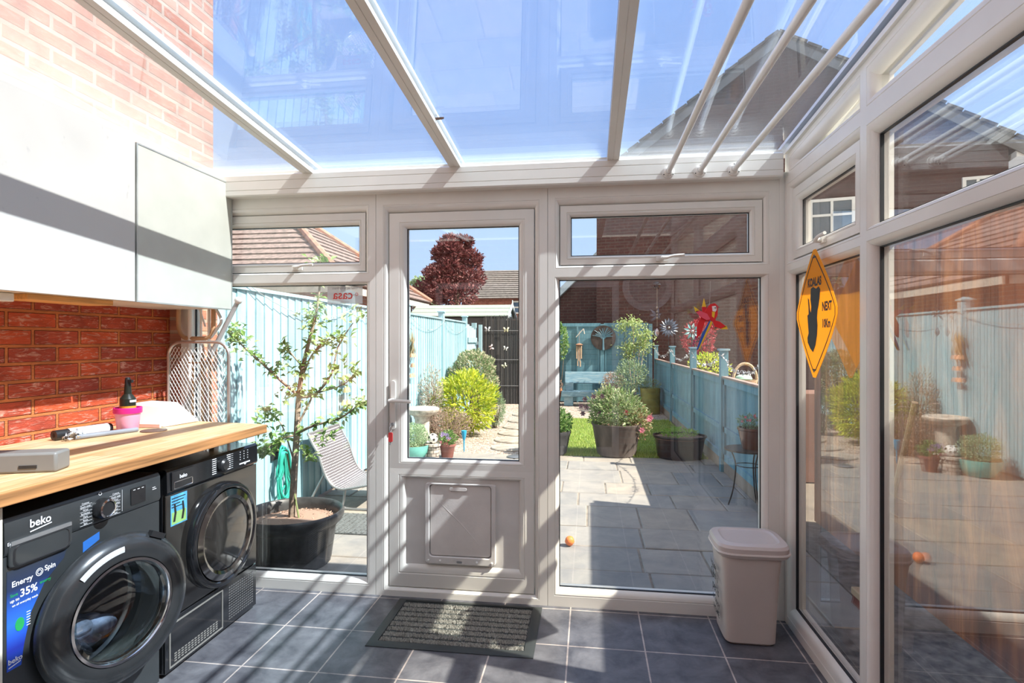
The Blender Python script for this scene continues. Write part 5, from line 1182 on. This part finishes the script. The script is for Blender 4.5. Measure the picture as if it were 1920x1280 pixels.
# ball
a = MB(); bc = aty(1068, 1023, 3.98); bc.z = G + .034
vs5 = MB(); vs5.ball(bc, .033, 24, 14); r = random.Random(2)
for v_ in vs5.v: v_ += (v_ - bc).normalized() * r.uniform(-.0022, .0022)
one(vs5, 'orange_ball', M('orange_rubber', (.95, .22, .04), .5), 'small bright orange ball on the sunny patio', 'ball', ang=80)
a = MB(); c = aty(966, 851, 6.95); a.lathe([(.0005, 0), (.10, 0), (.105, .006), (.09, .012), (.0005, .012)], 24, (c.x, 6.95, G)); one(a, 'drain_cover', M('drain_grey', (.16, .17, .18), .5, metal=.4), 'round dark grey drain cover where patio meets gravel path', 'drain cover')
bh_ = thing('broom', 'pale wooden broom pole leaning outside the side window', 'broom', (1.40, 2.62, G))
p_, q_ = atx(1657, 1010, 1.45), atx(1712, 770, 1.45); d_ = (q_ - p_) / (q_.z - p_.z); b0_ = p_ + d_ * (G + .09 - p_.z); t0_ = q_ + d_ * .04
a = MB(); a.tube([b0_, t0_], .013, 10); a.build('broom_pole', M('pale_ash', (.62, .42, .24), .6), bh_)
a = MB(); a.obox(b0_ + Vector((0, 0, -.02)), (.06, .30, .04)); hd_ = a.build('broom_head', M('pale_ash', (1, 1, 1)), bh_, bevel=.006)
a = MB()
for i in range(6):
    for j in range(22): a.tube([b0_ + Vector((-.022 + i * .009, -.14 + j * .0133, -.035)), b0_ + Vector((-.026 + i * .0105, -.145 + j * .0138, -.088))], .002, 4)
a.build('bristles', M('red_bristle', (.35, .05, .04), .8), hd_)
for nm, pts, lab in (('patio_stain', [(1225, 988), (1238, 985), (1252, 990), (1248, 996), (1232, 996)], 'x'),): pass

# right fence
fr = thing('low_fence', 'low blue framed fence with tall posts along the right', 'fence', (1.47, 9, G))
ys = [4.80, 6.50, 8.35, 10.40, 12.9]
for i in range(4):
    y0, y1 = ys[i] + .045, ys[i + 1] - .045; a = MB(); y = y0
    while y < y1 - .02: yy = min(y + .10, y1); a.box(1.475, 1.487, y, yy - .003, G + .13, .97); y += .10
    a.box(1.452, 1.475, y0, y0 + .05, G + .13, .95); a.box(1.452, 1.475, y1 - .05, y1, G + .13, .95); a.box(1.452, 1.475, y0, y1, .38, .44); a.box(1.452, 1.475, y0, y1, G + .13, G + .20); a.box(1.452, 1.475, y0, y1, .90, .97)
    pn = a.build('fence_panel', BLUEF, fr, smooth=False)
    a = MB(); a.box(1.44, 1.50, y0 - .02, y1 + .02, .97, .99); a.build('capping', M('capping_brown', (.30, .22, .19), .7), pn)
    a = MB(); a.box(1.46, 1.49, y0, y1, G, G + .13); a.build('gravel_board', M('concrete_board', (.28, .22, .18), .9), pn)
for y in ys:
    a = MB(); a.box(1.43, 1.51, y - .045, y + .045, G, 1.27); p_ = a.build('fence_post', BLUEF, fr)
    a = MB(); a.box(1.415, 1.525, y - .06, y + .06, 1.27, 1.29); a.build('post_cap', BLUEB, p_)
garland('tinsel_garland', 'silvery twig garland looped between the right fence posts', [(1.44, y, 1.24) for y in (ys[4], ys[3], ys[2], ys[1], ys[0])], M('twig_wire', (.20, .20, .20), .6), sag=.17, bits=60, mat2=leafmat('silver_bits', [(.35, .36, .38), (.6, .62, .66), (.15, .15, .15)], .3, 0))
# timber wall by the side windows
TIM = boardmat('charred_timber', 'xyz', [(.05, .016, .008), (.30, .10, .036), (.75, .30, .10)], (10, 7, 1.0), .5, .6)
sw = thing('timber_screen', 'tall dark brown timber wall outside the side windows', 'fence', (1.80, 2, G))
y = -1.2
a = MB()
while y < 4.70: a.box(1.78, 1.805, y, y + .198, G, 1.945); y += .2
a.build('boards', TIM, sw, smooth=False)
a = MB(); a.box(1.77, 1.82, -1.2, 4.72, 1.945, 1.97); a.build('capping', TIM, sw)
a = MB()
for y in (0, 2.3, 4.6): a.box(1.805, 1.88, y, y + .09, G, 1.94)
a.build('posts', TIM, sw)
a = MB(); a.box(1.03, 1.78, YB, YE + .08, G - .02, G); a.box(1.475, 1.78, YE + .08, 4.72, G - .02, G); tag(a.build('side_path', M('side_concrete', (.16, .15, .14), .9, var=.4, vscale=20, bmp=.5)), 'narrow concrete strip beside the side windows', 'path', kind='structure')

# back of the garden
bf_ = thing('back_fence', 'blue panelled fence behind the bench', 'fence', (.5, 13.45, G))
for x0, x1 in ((-.85, .30), (.30, 1.40)):
    a = MB(); x = x0 + .05; z = G + .02
    while z < 1.72: a.box(x0 + .04, x1 - .04, 13.44 - .004, 13.458, z, z + .12); z += .123
    for xx in (x0 + .06, (x0 + x1) / 2 - .02, x1 - .10): a.box(xx, xx + .04, 13.41, 13.44, G, 1.74)
    a.box(x0 + .04, x1 - .04, 13.42, 13.47, 1.72, 1.75); a.build('fence_panel', BLUEF, bf_, smooth=False)
for x in (-.85, .30, 1.40): a = MB(); a.box(x - .045, x + .045, 13.40, 13.49, G, 1.78); a.build('fence_post', BLUEF, bf_)
bh = thing('garden_bench', 'chunky faded blue wooden bench at the end of the garden', 'bench', (.03, 12.9, G))
a = MB(); a.box(-.62, .70, 12.62, 13.02, .14, .26); a.build('seat', BLUEB, bh, bevel=.012)
a = MB(); a.obox((.03, 13.08, .54), (1.18, .06, .27), m=Matrix.Rotation(R(-12), 3, 'X')); a.build('backrest', BLUEB, bh, bevel=.012)
for x in (-.46, .52): a = MB(); a.box(x - .10, x + .10, 12.66, 13.0, G, .14); a.build('leg', BLUEB, bh)
for x in (-.45, .51): a = MB(); a.box(x - .09, x + .09, 12.84, 13.02, .26, .45); a.build('arm_block', BLUEB, bh, bevel=.01)
wd = thing('wall_disc', 'round dark metal tree disc on the blue back fence', 'ornament', aty(1131, 633, 13.38))
c = aty(1131, 633, 13.385); FD = lambda p, q, h: Vector((c.x + p, c.y - h, c.z + q)); rad = .29
a = MB(); a.prism([(rad * math.cos(i * PI / 20), rad * math.sin(i * PI / 20)) for i in range(40)], FD, .0, .008); a.build('disc', M('bronze_disc', (.08, .06, .055), .5, metal=.4, var=.3), wd)
a = MB(); a.tube([FD(0, -rad, .014), FD(0, 0, .014)], [.03, .015], 6); ra = random.Random(6)
for i in range(40): an = ra.uniform(.15, PI - .15); L = ra.uniform(.12, .27); a.tube([FD(0, -.05, .014), FD(L * .5 * math.cos(an) * .7, L * .5 * math.sin(an), .014), FD(L * math.cos(an), L * math.sin(an), .014)], .005, 4)
a.build('tree_relief', M('blue_relief', (.10, .20, .26), .5), wd)
wc = thing('wind_chime', 'bamboo wind chime hanging on the blue back fence', 'wind chime', aty(1087, 685, 13.36))
a = MB(); c = aty(1087, 640, 13.35); a.tube([aty(1080, 632, 13.35), aty(1094, 616, 13.35)], .012, 6); a.tube([aty(1094, 616, 13.35), aty(1096, 626, 13.35)], .012, 6); a.build('hanger', M('bleached_wood', (.65, .58, .50), .7), wc)
for dx, v0, v1 in ((-5, 648, 672), (-2, 648, 676), (1, 648, 678), (4, 648, 672), (-3, 676, 686), (2, 677, 687)): a = MB(); a.tube([aty(1086 + dx, v0, 13.35), aty(1086 + dx, v1, 13.35)], .013, 8); a.build('chime', M('bamboo', (.62, .40, .26), .6), wc)
a = MB(); a.lathe([(.07, -.02), (.09, .0), (.03, .03)], 12, aty(1086, 646, 13.35)); a.tube([aty(1086, 620, 13.35), aty(1086, 690, 13.35)], .004, 5); a.build('coconut_top', M('coconut', (.34, .17, .10), .7), wc)
# pots by right back
potted('olive_barrel', 'olive green ribbed barrel planter by the right fence', (1.21, 11.6, G), [(.19, 0), (.195, .08), (.19, .16), (.195, .24), (.19, .32), (.195, .40), (.20, .48), (.20, .50)], M('olive_paint', (.20, .19, .05), .5, var=.2), (.2, .2, .12), 300, .04, .015, L_ROSE, 51)
potted('grey_green_pot', 'grey green pot with a bushy pale leaved shrub', (.84, 11.75, G), [(.11, 0), (.14, .02), (.18, .30), (.19, .34)], M('grey_green', (.22, .27, .22), .6), (.34, .28, .36), 1500, .06, .02, L_ROSE, 52, lift=.18)
potted('wine_brown_pot', 'glossy wine brown pot behind the grey green pot', (.50, 12.15, G), [(.13, 0), (.18, .06), (.20, .30), (.19, .42), (.21, .45)], BROWNPOT, (.22, .2, .22), 800, .05, .02, L_DRY, 53)
potted('terracotta_pot', 'terracotta pot left of the bench behind the door frame', (-.78, 12.75, G), [(.10, 0), (.12, .02), (.16, .32), (.18, .33), (.18, .38)], TERRA, (.16, .16, .2), 400, .05, .02, L_DRY, 54)
tr = thing('small_tree', 'slender light green tree in front of the blue back fence', 'tree', (.90, 12.55, G))
a = MB(); T0 = Vector((.95, 12.55, G))
for (u, v) in ((1187, 610), (1200, 640), (1172, 640), (1212, 625)): p = aty(u, v, 12.55); a.tube(smoothpts([T0, T0.lerp(p, .5) + Vector((.02, 0, .05)), p], 4), .009, 6)
a.build('trunk', M('pale_bark', (.42, .32, .26), .8), tr)
a = MB(); ra = random.Random(55)
for (u, v, su_, sv_, n_) in ((1185, 605, 14, 6, 260), (1205, 645, 12, 12, 360), (1180, 650, 14, 6, 240), (1178, 665, 10, 8, 220), (1165, 612, 8, 8, 120), (1213, 628, 8, 8, 160), (1195, 625, 12, 10, 160)):
    for i in range(n_): p = aty(u + ra.gauss(0, su_ * .7), v + ra.gauss(0, sv_ * .8), 12.55 + ra.uniform(-.22, .22)); a.leaf(p, rv(), Vector((0, -.3, 1)) + rv(.5), .07, .028)
a.build('leaves', leafmat('leaf_fresh', [(.22, .34, .08), (.36, .46, .16), (.50, .56, .30)]), tr, smooth=False)
shrub('climbing_shrub', 'green climber at the left end of the back fence', 'shrub', (-.72, 13.2, G), (.22, .12, .42), 900, .07, .035, leafmat('leaf_fresh', []) if False else L_APPLE, 56, lift=1.45, k=14, r0=.012)
# beyond the right fence
shrub('red_maple', 'small red leaved maple beyond the right fence', 'shrub', (2.02, 10.9, G), (.30, .25, .34), 900, .06, .025, L_RED, 57, lift=1.50, k=12, r0=.012)
shrub('golden_shrub', 'golden yellow shrub just beyond the right fence', 'shrub', (2.05, 10.2, G), (.36, .3, .28), 900, .06, .03, L_YEL, 58, lift=.95, k=10)
def spinner(lab, u, v, y, col, R0, n_, group='metal garden spinners'):
    c = aty(u, v, y); t = thing('garden_spinner', lab, 'garden ornament', (c.x, c.y, G), group); a = MB()
    for i in range(n_): an = 2 * PI * i / n_; d = Vector((math.cos(an), -.15, math.sin(an))); a.leaf(c + d * R0 * .2, d, Vector((0, -1, .3)), R0 * .8, R0 * .34)
    a.build('petals', col, t, smooth=False, solid=.003); a = MB(); a.tube([(c.x, c.y + .02, G), (c.x, c.y + .02, c.z)], .006, 6); a.build('stem', DARKP, t); a = MB(); a.ball(c + Vector((0, -.01, 0)), .025, 10, 6); a.build('hub', GREYM, t)
spinner('large grey petalled metal garden spinner beyond the right fence', 1254, 614, 11.9, leafmat('gunmetal', [(.05, .07, .11), (.12, .14, .19)], .35, 0), .20, 16)
spinner('teal petalled metal flower on a stem behind parrot ornament', 1298, 621, 9.35, leafmat('teal_petals', [(.03, .22, .22), (.12, .36, .38), (.4, .5, .5)], .3, 0), .14, 9)
bk = thing('wicker_basket', 'wicker basket with green cloth beyond the right fence', 'basket', aty(1397, 718, 6.35))
c = aty(1397, 711, 6.35); a = MB(); a.lathe([(.10, -.12), (.13, 0), (.12, 0), (.09, -.11)], 20, c); a.tube([c + Vector((.12 * math.cos(t), 0, .17 * math.sin(t))) for t in [PI * i / 12 for i in range(13)]], .015, 8)
a.build('basket_body', M('wicker', (.55, .38, .24), .8, var=.3, vscale=60), bk)
a = MB(); a.ball(c + Vector((-.02, -.02, .01)), .09, 12, 6, (1, 1, .5)); a.build('green_cloth', M('mint_cloth', (.40, .62, .45), .8), bk)
a = MB(); q = aty(1385, 640, 5.6); a.box(1.56, 2.5, 6.10, 6.60, G, c.z - .125); one(a, 'brown_planter', M('planter_brown', (.24, .12, .08), .8), 'brown wooden planter box beyond the right fence', 'planter')

# shed
sd = thing('garden_shed', 'shed with pale green felt roof beyond the reed screen', 'shed', (-3.1, 13.75, G))
FELT = M('pale_green_felt', (.27, .33, .28), .9, var=.08, vscale=30)
x0, x1 = -4.28, -1.88; _e = aty(938, 592, 12.99).z; _r = aty(953, 571, 13.75).z; zr, ze = _r, _e
a = MB(); a.box(x0 + .1, x1 - .08, 13.10, 14.4, G, ze - .03); a.build('shed_wall', boardmat('dark_boards', 'xyz', [(.05, .055, .06), (.09, .09, .1), (.12, .12, .12)], (2, 2, 30)), sd)
a = MB(); ya0, yr = 12.99, 13.75
for i in range(3):
    t0, t1 = i / 3, (i + 1) / 3; ya, yb = ya0 + (yr - ya0) * t0, ya0 + (yr - ya0) * t1; za, zb = ze + (zr - ze) * t0, ze + (zr - ze) * t1
    a.add([(x0, ya, za + .010), (x1, ya, za + .010), (x1, yb, zb), (x0, yb, zb), (x0, ya, za - .01), (x1, ya, za - .01), (x1, yb, zb - .03), (x0, yb, zb - .03)], [(0, 1, 2, 3), (0, 4, 5, 1), (1, 5, 6, 2), (3, 2, 6, 7), (0, 3, 7, 4), (4, 7, 6, 5)])
a.add([(x0, yr, zr), (x1, yr, zr), (x1, 14.51, ze), (x0, 14.51, ze), (x0, yr, zr - .03), (x1, yr, zr - .03), (x1, 14.51, ze - .03), (x0, 14.51, ze - .03)], [(0, 1, 2, 3), (4, 7, 6, 5), (0, 4, 5, 1), (1, 5, 6, 2), (2, 6, 7, 3), (3, 7, 4, 0)])
a.build('roof', FELT, sd)
a = MB(); a.beam((x1 + .01, 12.97, ze - .02), (x1 + .01, 13.77, zr), .03, .07); a.beam((x1 + .01, 14.53, ze - .02), (x1 + .01, 13.73, zr), .03, .07); a.tube([(x1 + .01, 13.75, zr - .05), (x1 + .01, 13.75, zr + .11)], .012, 6); a.build('bargeboards', M('pale_barge', (.62, .68, .70), .6), sd)
a = MB(); a.add([(x1 - .05, 13.1, ze - .03), (x1 - .05, 14.4, ze - .03), (x1 - .05, 13.75, zr - .04)], [(0, 1, 2)]); a.build('gable', M('shed_gable', (.28, .36, .42), .7), sd, solid=.02)

# courses of roof tiles on a planar quad (bl, br, tr, tl)
def tiled(mb, bl, br_, tr_, tl, n, th=.035):
    bl, br_, tr_, tl = map(Vector, (bl, br_, tr_, tl)); nrm = (br_ - bl).cross(tl - bl).normalized()
    if nrm.z < 0: nrm = -nrm
    for i in range(n):
        a0, a1 = i / n, (i + 1) / n
        p, q, r_, s = bl.lerp(tl, a0), br_.lerp(tr_, a0), br_.lerp(tr_, a1), bl.lerp(tl, a1)
        mb.add([p + nrm * th, q + nrm * th, r_ + nrm * .004, s + nrm * .004, p, q], [(0, 1, 2, 3), (4, 5, 1, 0)])
TILE = M('brown_tiles', (.22, .165, .15), .85, var=.25, vscale=12, bmp=.4, bscale=40); TILER = M('ridge_tiles', (.34, .18, .13), .85, var=.2)
hl = thing('bungalow', 'brown tiled hipped roof bungalow beyond the left fence', 'house', (-7.5, 12.4, G))
A = Vector((-7.15, 12.4, 4.5)); B_ = Vector((-16, 12.4, 4.5)); n0 = Vector((-4.33, 9.62, 2.42)); n1 = Vector((-4.33, 15.15, 2.42)); m0 = Vector((-16, 9.62, 2.42)); m1 = Vector((-16, 15.15, 2.42))
a = MB(); tiled(a, m0, n0, A, B_, 15); tiled(a, n0, n1, A, A, 15); tiled(a, n1, m1, B_, A, 15); a.build('roof', TILE, hl, smooth=False)
a = MB(); a.tube([n0 + Vector((0, 0, .05)), A + Vector((0, 0, .06))], .075, 8); a.tube([n1 + Vector((0, 0, .05)), A + Vector((0, 0, .06))], .075, 8); a.tube([A + Vector((0, 0, .06)), B_ + Vector((0, 0, .06))], .09, 8); a.build('ridge_tiles', TILER, hl)
a = MB(); a.box(-16, -4.36, 9.64, 9.70, 2.26, 2.40); a.box(-4.42, -4.36, 9.64, 15.1, 2.26, 2.40); a.build('fascia', M('cream_fascia', (.50, .48, .42), .5), hl)
a = MB(); a.box(-16, -4.75, 10.0, 14.8, G, 2.42); a.build('wall', brickmat('bungalow_brick', 'yz', (.45, .20, .13), (.5, .26, .18), (.5, .42, .34)), hl, smooth=False)
hf = thing('far_house', 'distant red brick house with grey brown roof behind the shed', 'house', (-4, 31, G))
a = MB(); pl, pr_, el_, er = aty(895, 512, 33), aty(1040, 505, 33), aty(890, 560, 30.5), aty(1040, 557, 30.5)
tiled(a, Vector((el_.x - 1, 30.5, el_.z)), Vector((er.x, 30.5, el_.z)), Vector((er.x, 33, pr_.z)), Vector((el_.x - 1, 33, pr_.z)), 14, .05); a.build('roof', M('grey_tiles', (.17, .155, .145), .85, var=.2, vscale=8), hf, smooth=False)
a = MB(); a.box(el_.x - .8, er.x - .2, 30.8, 35, G, el_.z + .05); a.build('wall', brickmat('far_brick', 'xz', (.50, .12, .07), (.42, .10, .06), (.4, .3, .25)), hf, smooth=False)
p = aty(960, 564, 30.75); q = aty(978, 588, 30.75); a = MB(); a.frame(rect(p.x, q.z, q.x, p.z), rect(p.x + .08, q.z + .08, q.x - .08, p.z - .08), [(0, -.05), (0, .05), (1, .05), (1, -.05)], lambda s_, z_, h: Vector((s_, 30.77 - h, z_))); a.box(p.x, q.x, 30.74, 30.78, (p.z + q.z) / 2 - .04, (p.z + q.z) / 2 + .04); wf = a.build('window', WHITE, hf)
a = MB(); a.box(p.x + .05, q.x - .05, 30.77, 30.79, q.z + .05, p.z - .05); a.build('window_glass', M('sky_window', (.12, .20, .32), .1), wf)

# trees beyond
def tree(name, lab, c, rad, n, L, lm, seed, lobes=7):
    c = Vector(c); t = thing(name, lab, 'tree', (c.x, c.y, G)); a = MB(); r = random.Random(seed)
    for i in range(lobes):
        k = i / max(1, lobes - 1); an = r.uniform(0, 2 * PI); zz = -.7 + 1.5 * k; wid = (1 - max(0, zz)) * .75 + .1 if lobes < 20 else 1.05 - .5 * (zz + .7)
        cc_ = c + Vector((math.cos(an) * rad[0] * wid * .6, math.sin(an) * rad[1] * wid * .5, zz * rad[2])); s_ = (.55 - .28 * k) * (1 if lobes < 20 else .62)
        b_ = foliage(cc_, (rad[0] * s_, rad[1] * s_, rad[2] * s_ * .75), n // lobes, L, L * .5, seed + i, .35); a.v_off = 0; a.add(b_.v, b_.f)
    a.build('crown', lm, t, smooth=False)
    a = MB(); a.tube([(c.x, c.y, G), (c.x + .1, c.y, c.z), (c.x, c.y, c.z + rad[2] * .6)], [.16, .10, .03], 8)
    for i in range(14): p = c + Vector((r.uniform(-.45, .45) * rad[0], r.uniform(-.4, .4) * rad[1], r.uniform(-.5, .5) * rad[2])); a.tube([(c.x, c.y, p.z - .7), p], [.05, .01], 5)
    a.build('trunk', STEM, t)
q = aty(853, 505, 24)
tree('purple_tree', 'dark purple leaved tree rising behind the shed', (q.x, 24, q.z - .1), (2.15, 1.8, 1.75), 15000, .17, L_PURP, 61, 34)
q = aty(785, 545, 26); tree('green_tree', 'pale green tree left of the purple tree', (q.x, 26, q.z - .3), (1.0, 1, .9), 1600, .2, L_SAGE, 62, 6)

# neighbouring gabled house (local frame: x along the gable wall)
P0 = Vector((.175, 13.95, G)); Q0 = Vector((7.99, 12.07, G)); dv = Q0 - P0; W = dv.length; ang = math.atan2(dv.y, dv.x)
nh = thing('gabled_house', 'large dark red brick gabled house beyond the right fence', 'house', (0, 0, 0)); nh['_b'] = (0, 0, 0)
nh.location = P0; nh.rotation_euler = (0, 0, ang)
zE, zP = 5.17, 7.93
DKB = brickmat('dark_house_brick', 'xz', (.085, .028, .022), (.065, .022, .018), (.10, .065, .055), blotch=(.11, .04, .03), bl=.3, bmp=.3)
SB = brickmat('side_house_brick', 'yz', (.085, .028, .022), (.065, .022, .018), (.10, .065, .055), blotch=(.11, .04, .03), bl=.3, bmp=.3)
a = MB(); a.prism([(0, 0), (W, 0), (W, zE), (W / 2, zP), (0, zE)], lambda p, q, h: Vector((p, h, q)), 0, 8); a.build('wall', DKB, nh, smooth=False)
a = MB()
for s_ in (0, 1):
    xe = -.28 if s_ == 0 else W + .28; ze = zE - .19; vs6 = [(xe, -.22), (W / 2, -.22), (W / 2, 8.2), (xe, 8.2)]
    zs = [ze, zP + .0, zP, ze]; a.add([(x, y, z + .03) for (x, y), z in zip(vs6, zs)] + [(x, y, z + .17) for (x, y), z in zip(vs6, zs)], [(0, 1, 2, 3), (4, 7, 6, 5), (0, 4, 5, 1), (1, 5, 6, 2), (2, 6, 7, 3), (3, 7, 4, 0)])
    n7 = 16
    for i in range(n7):
        q0_, q1_ = i / n7, (i + .96) / n7; a.beam((xe + (W / 2 - xe) * q0_, -.21, ze + (zP - ze) * q0_ + .19), (xe + (W / 2 - xe) * q1_, -.21, ze + (zP - ze) * q1_ + .165), .12, .05)
a.build('roof', M('slate_grey_tiles', (.10, .095, .09), .8, var=.25), nh, smooth=False)
a = MB()
for s_ in (0, 1): xe = -.26 if s_ == 0 else W + .26; a.beam((xe, -.23, zE - .20), (W / 2, -.23, zP - .02), .03, .16)
a.build('bargeboards', M('grey_barge', (.16, .165, .165), .6), nh)
a = MB(); a.box(W + .05, W + .35, -.2, 8, zE - .25, zE - .13); a.box(-.35, -.05, -.2, 8, zE - .25, zE - .13); a.build('gutter', WHITE, nh)
def hwin(x, z, w_, h_):
    a = MB(); f3 = lambda p, q, h: Vector((p, -.02 - h, q)); a.frame(rect(x, z, x + w_, z + h_), rect(x + .06, z + .06, x + w_ - .06, z + h_ - .06), [(0, -.02), (0, .03), (1, .03), (1, -.02)], f3); a.box(x + w_ / 2 - .025, x + w_ / 2 + .025, -.045, -.01, z, z + h_); a.box(x, x + w_, -.045, -.01, z + h_ * .66, z + h_ * .66 + .05); o = a.build('window', WHITE, nh)
    a = MB(); a.box(x + .05, x + w_ - .05, -.02, -.008, z + .05, z + h_ - .05); a.build('window_glass', M('house_glass', (.10, .14, .18), .08), o)
hwin(4.62, 3.35, .85, 1.1); hwin(7.3, 3.75, .5, .9)
# pieces of roof on the vertical timber gable
a = MB(); a.prism([(-2.9, 0), (-.01, 0), (-.01, 3.55), (-.35, 3.35), (-2.9, .9)], lambda p, q, h: Vector((p, h, q)), .6, 6); a.build('side_extension', SB if False else DKB, nh, smooth=False)
a = MB(); a.beam((-3.0, .55, .95), (.0, .55, 3.70), .12, .16); a.build('extension_barge', M('pale_barge2', (.55, .66, .74), .6), nh)

# small side strip items
# sweep up: remove helper property
for o in bpy.data.objects:
    if '_b' in o: del o['_b']
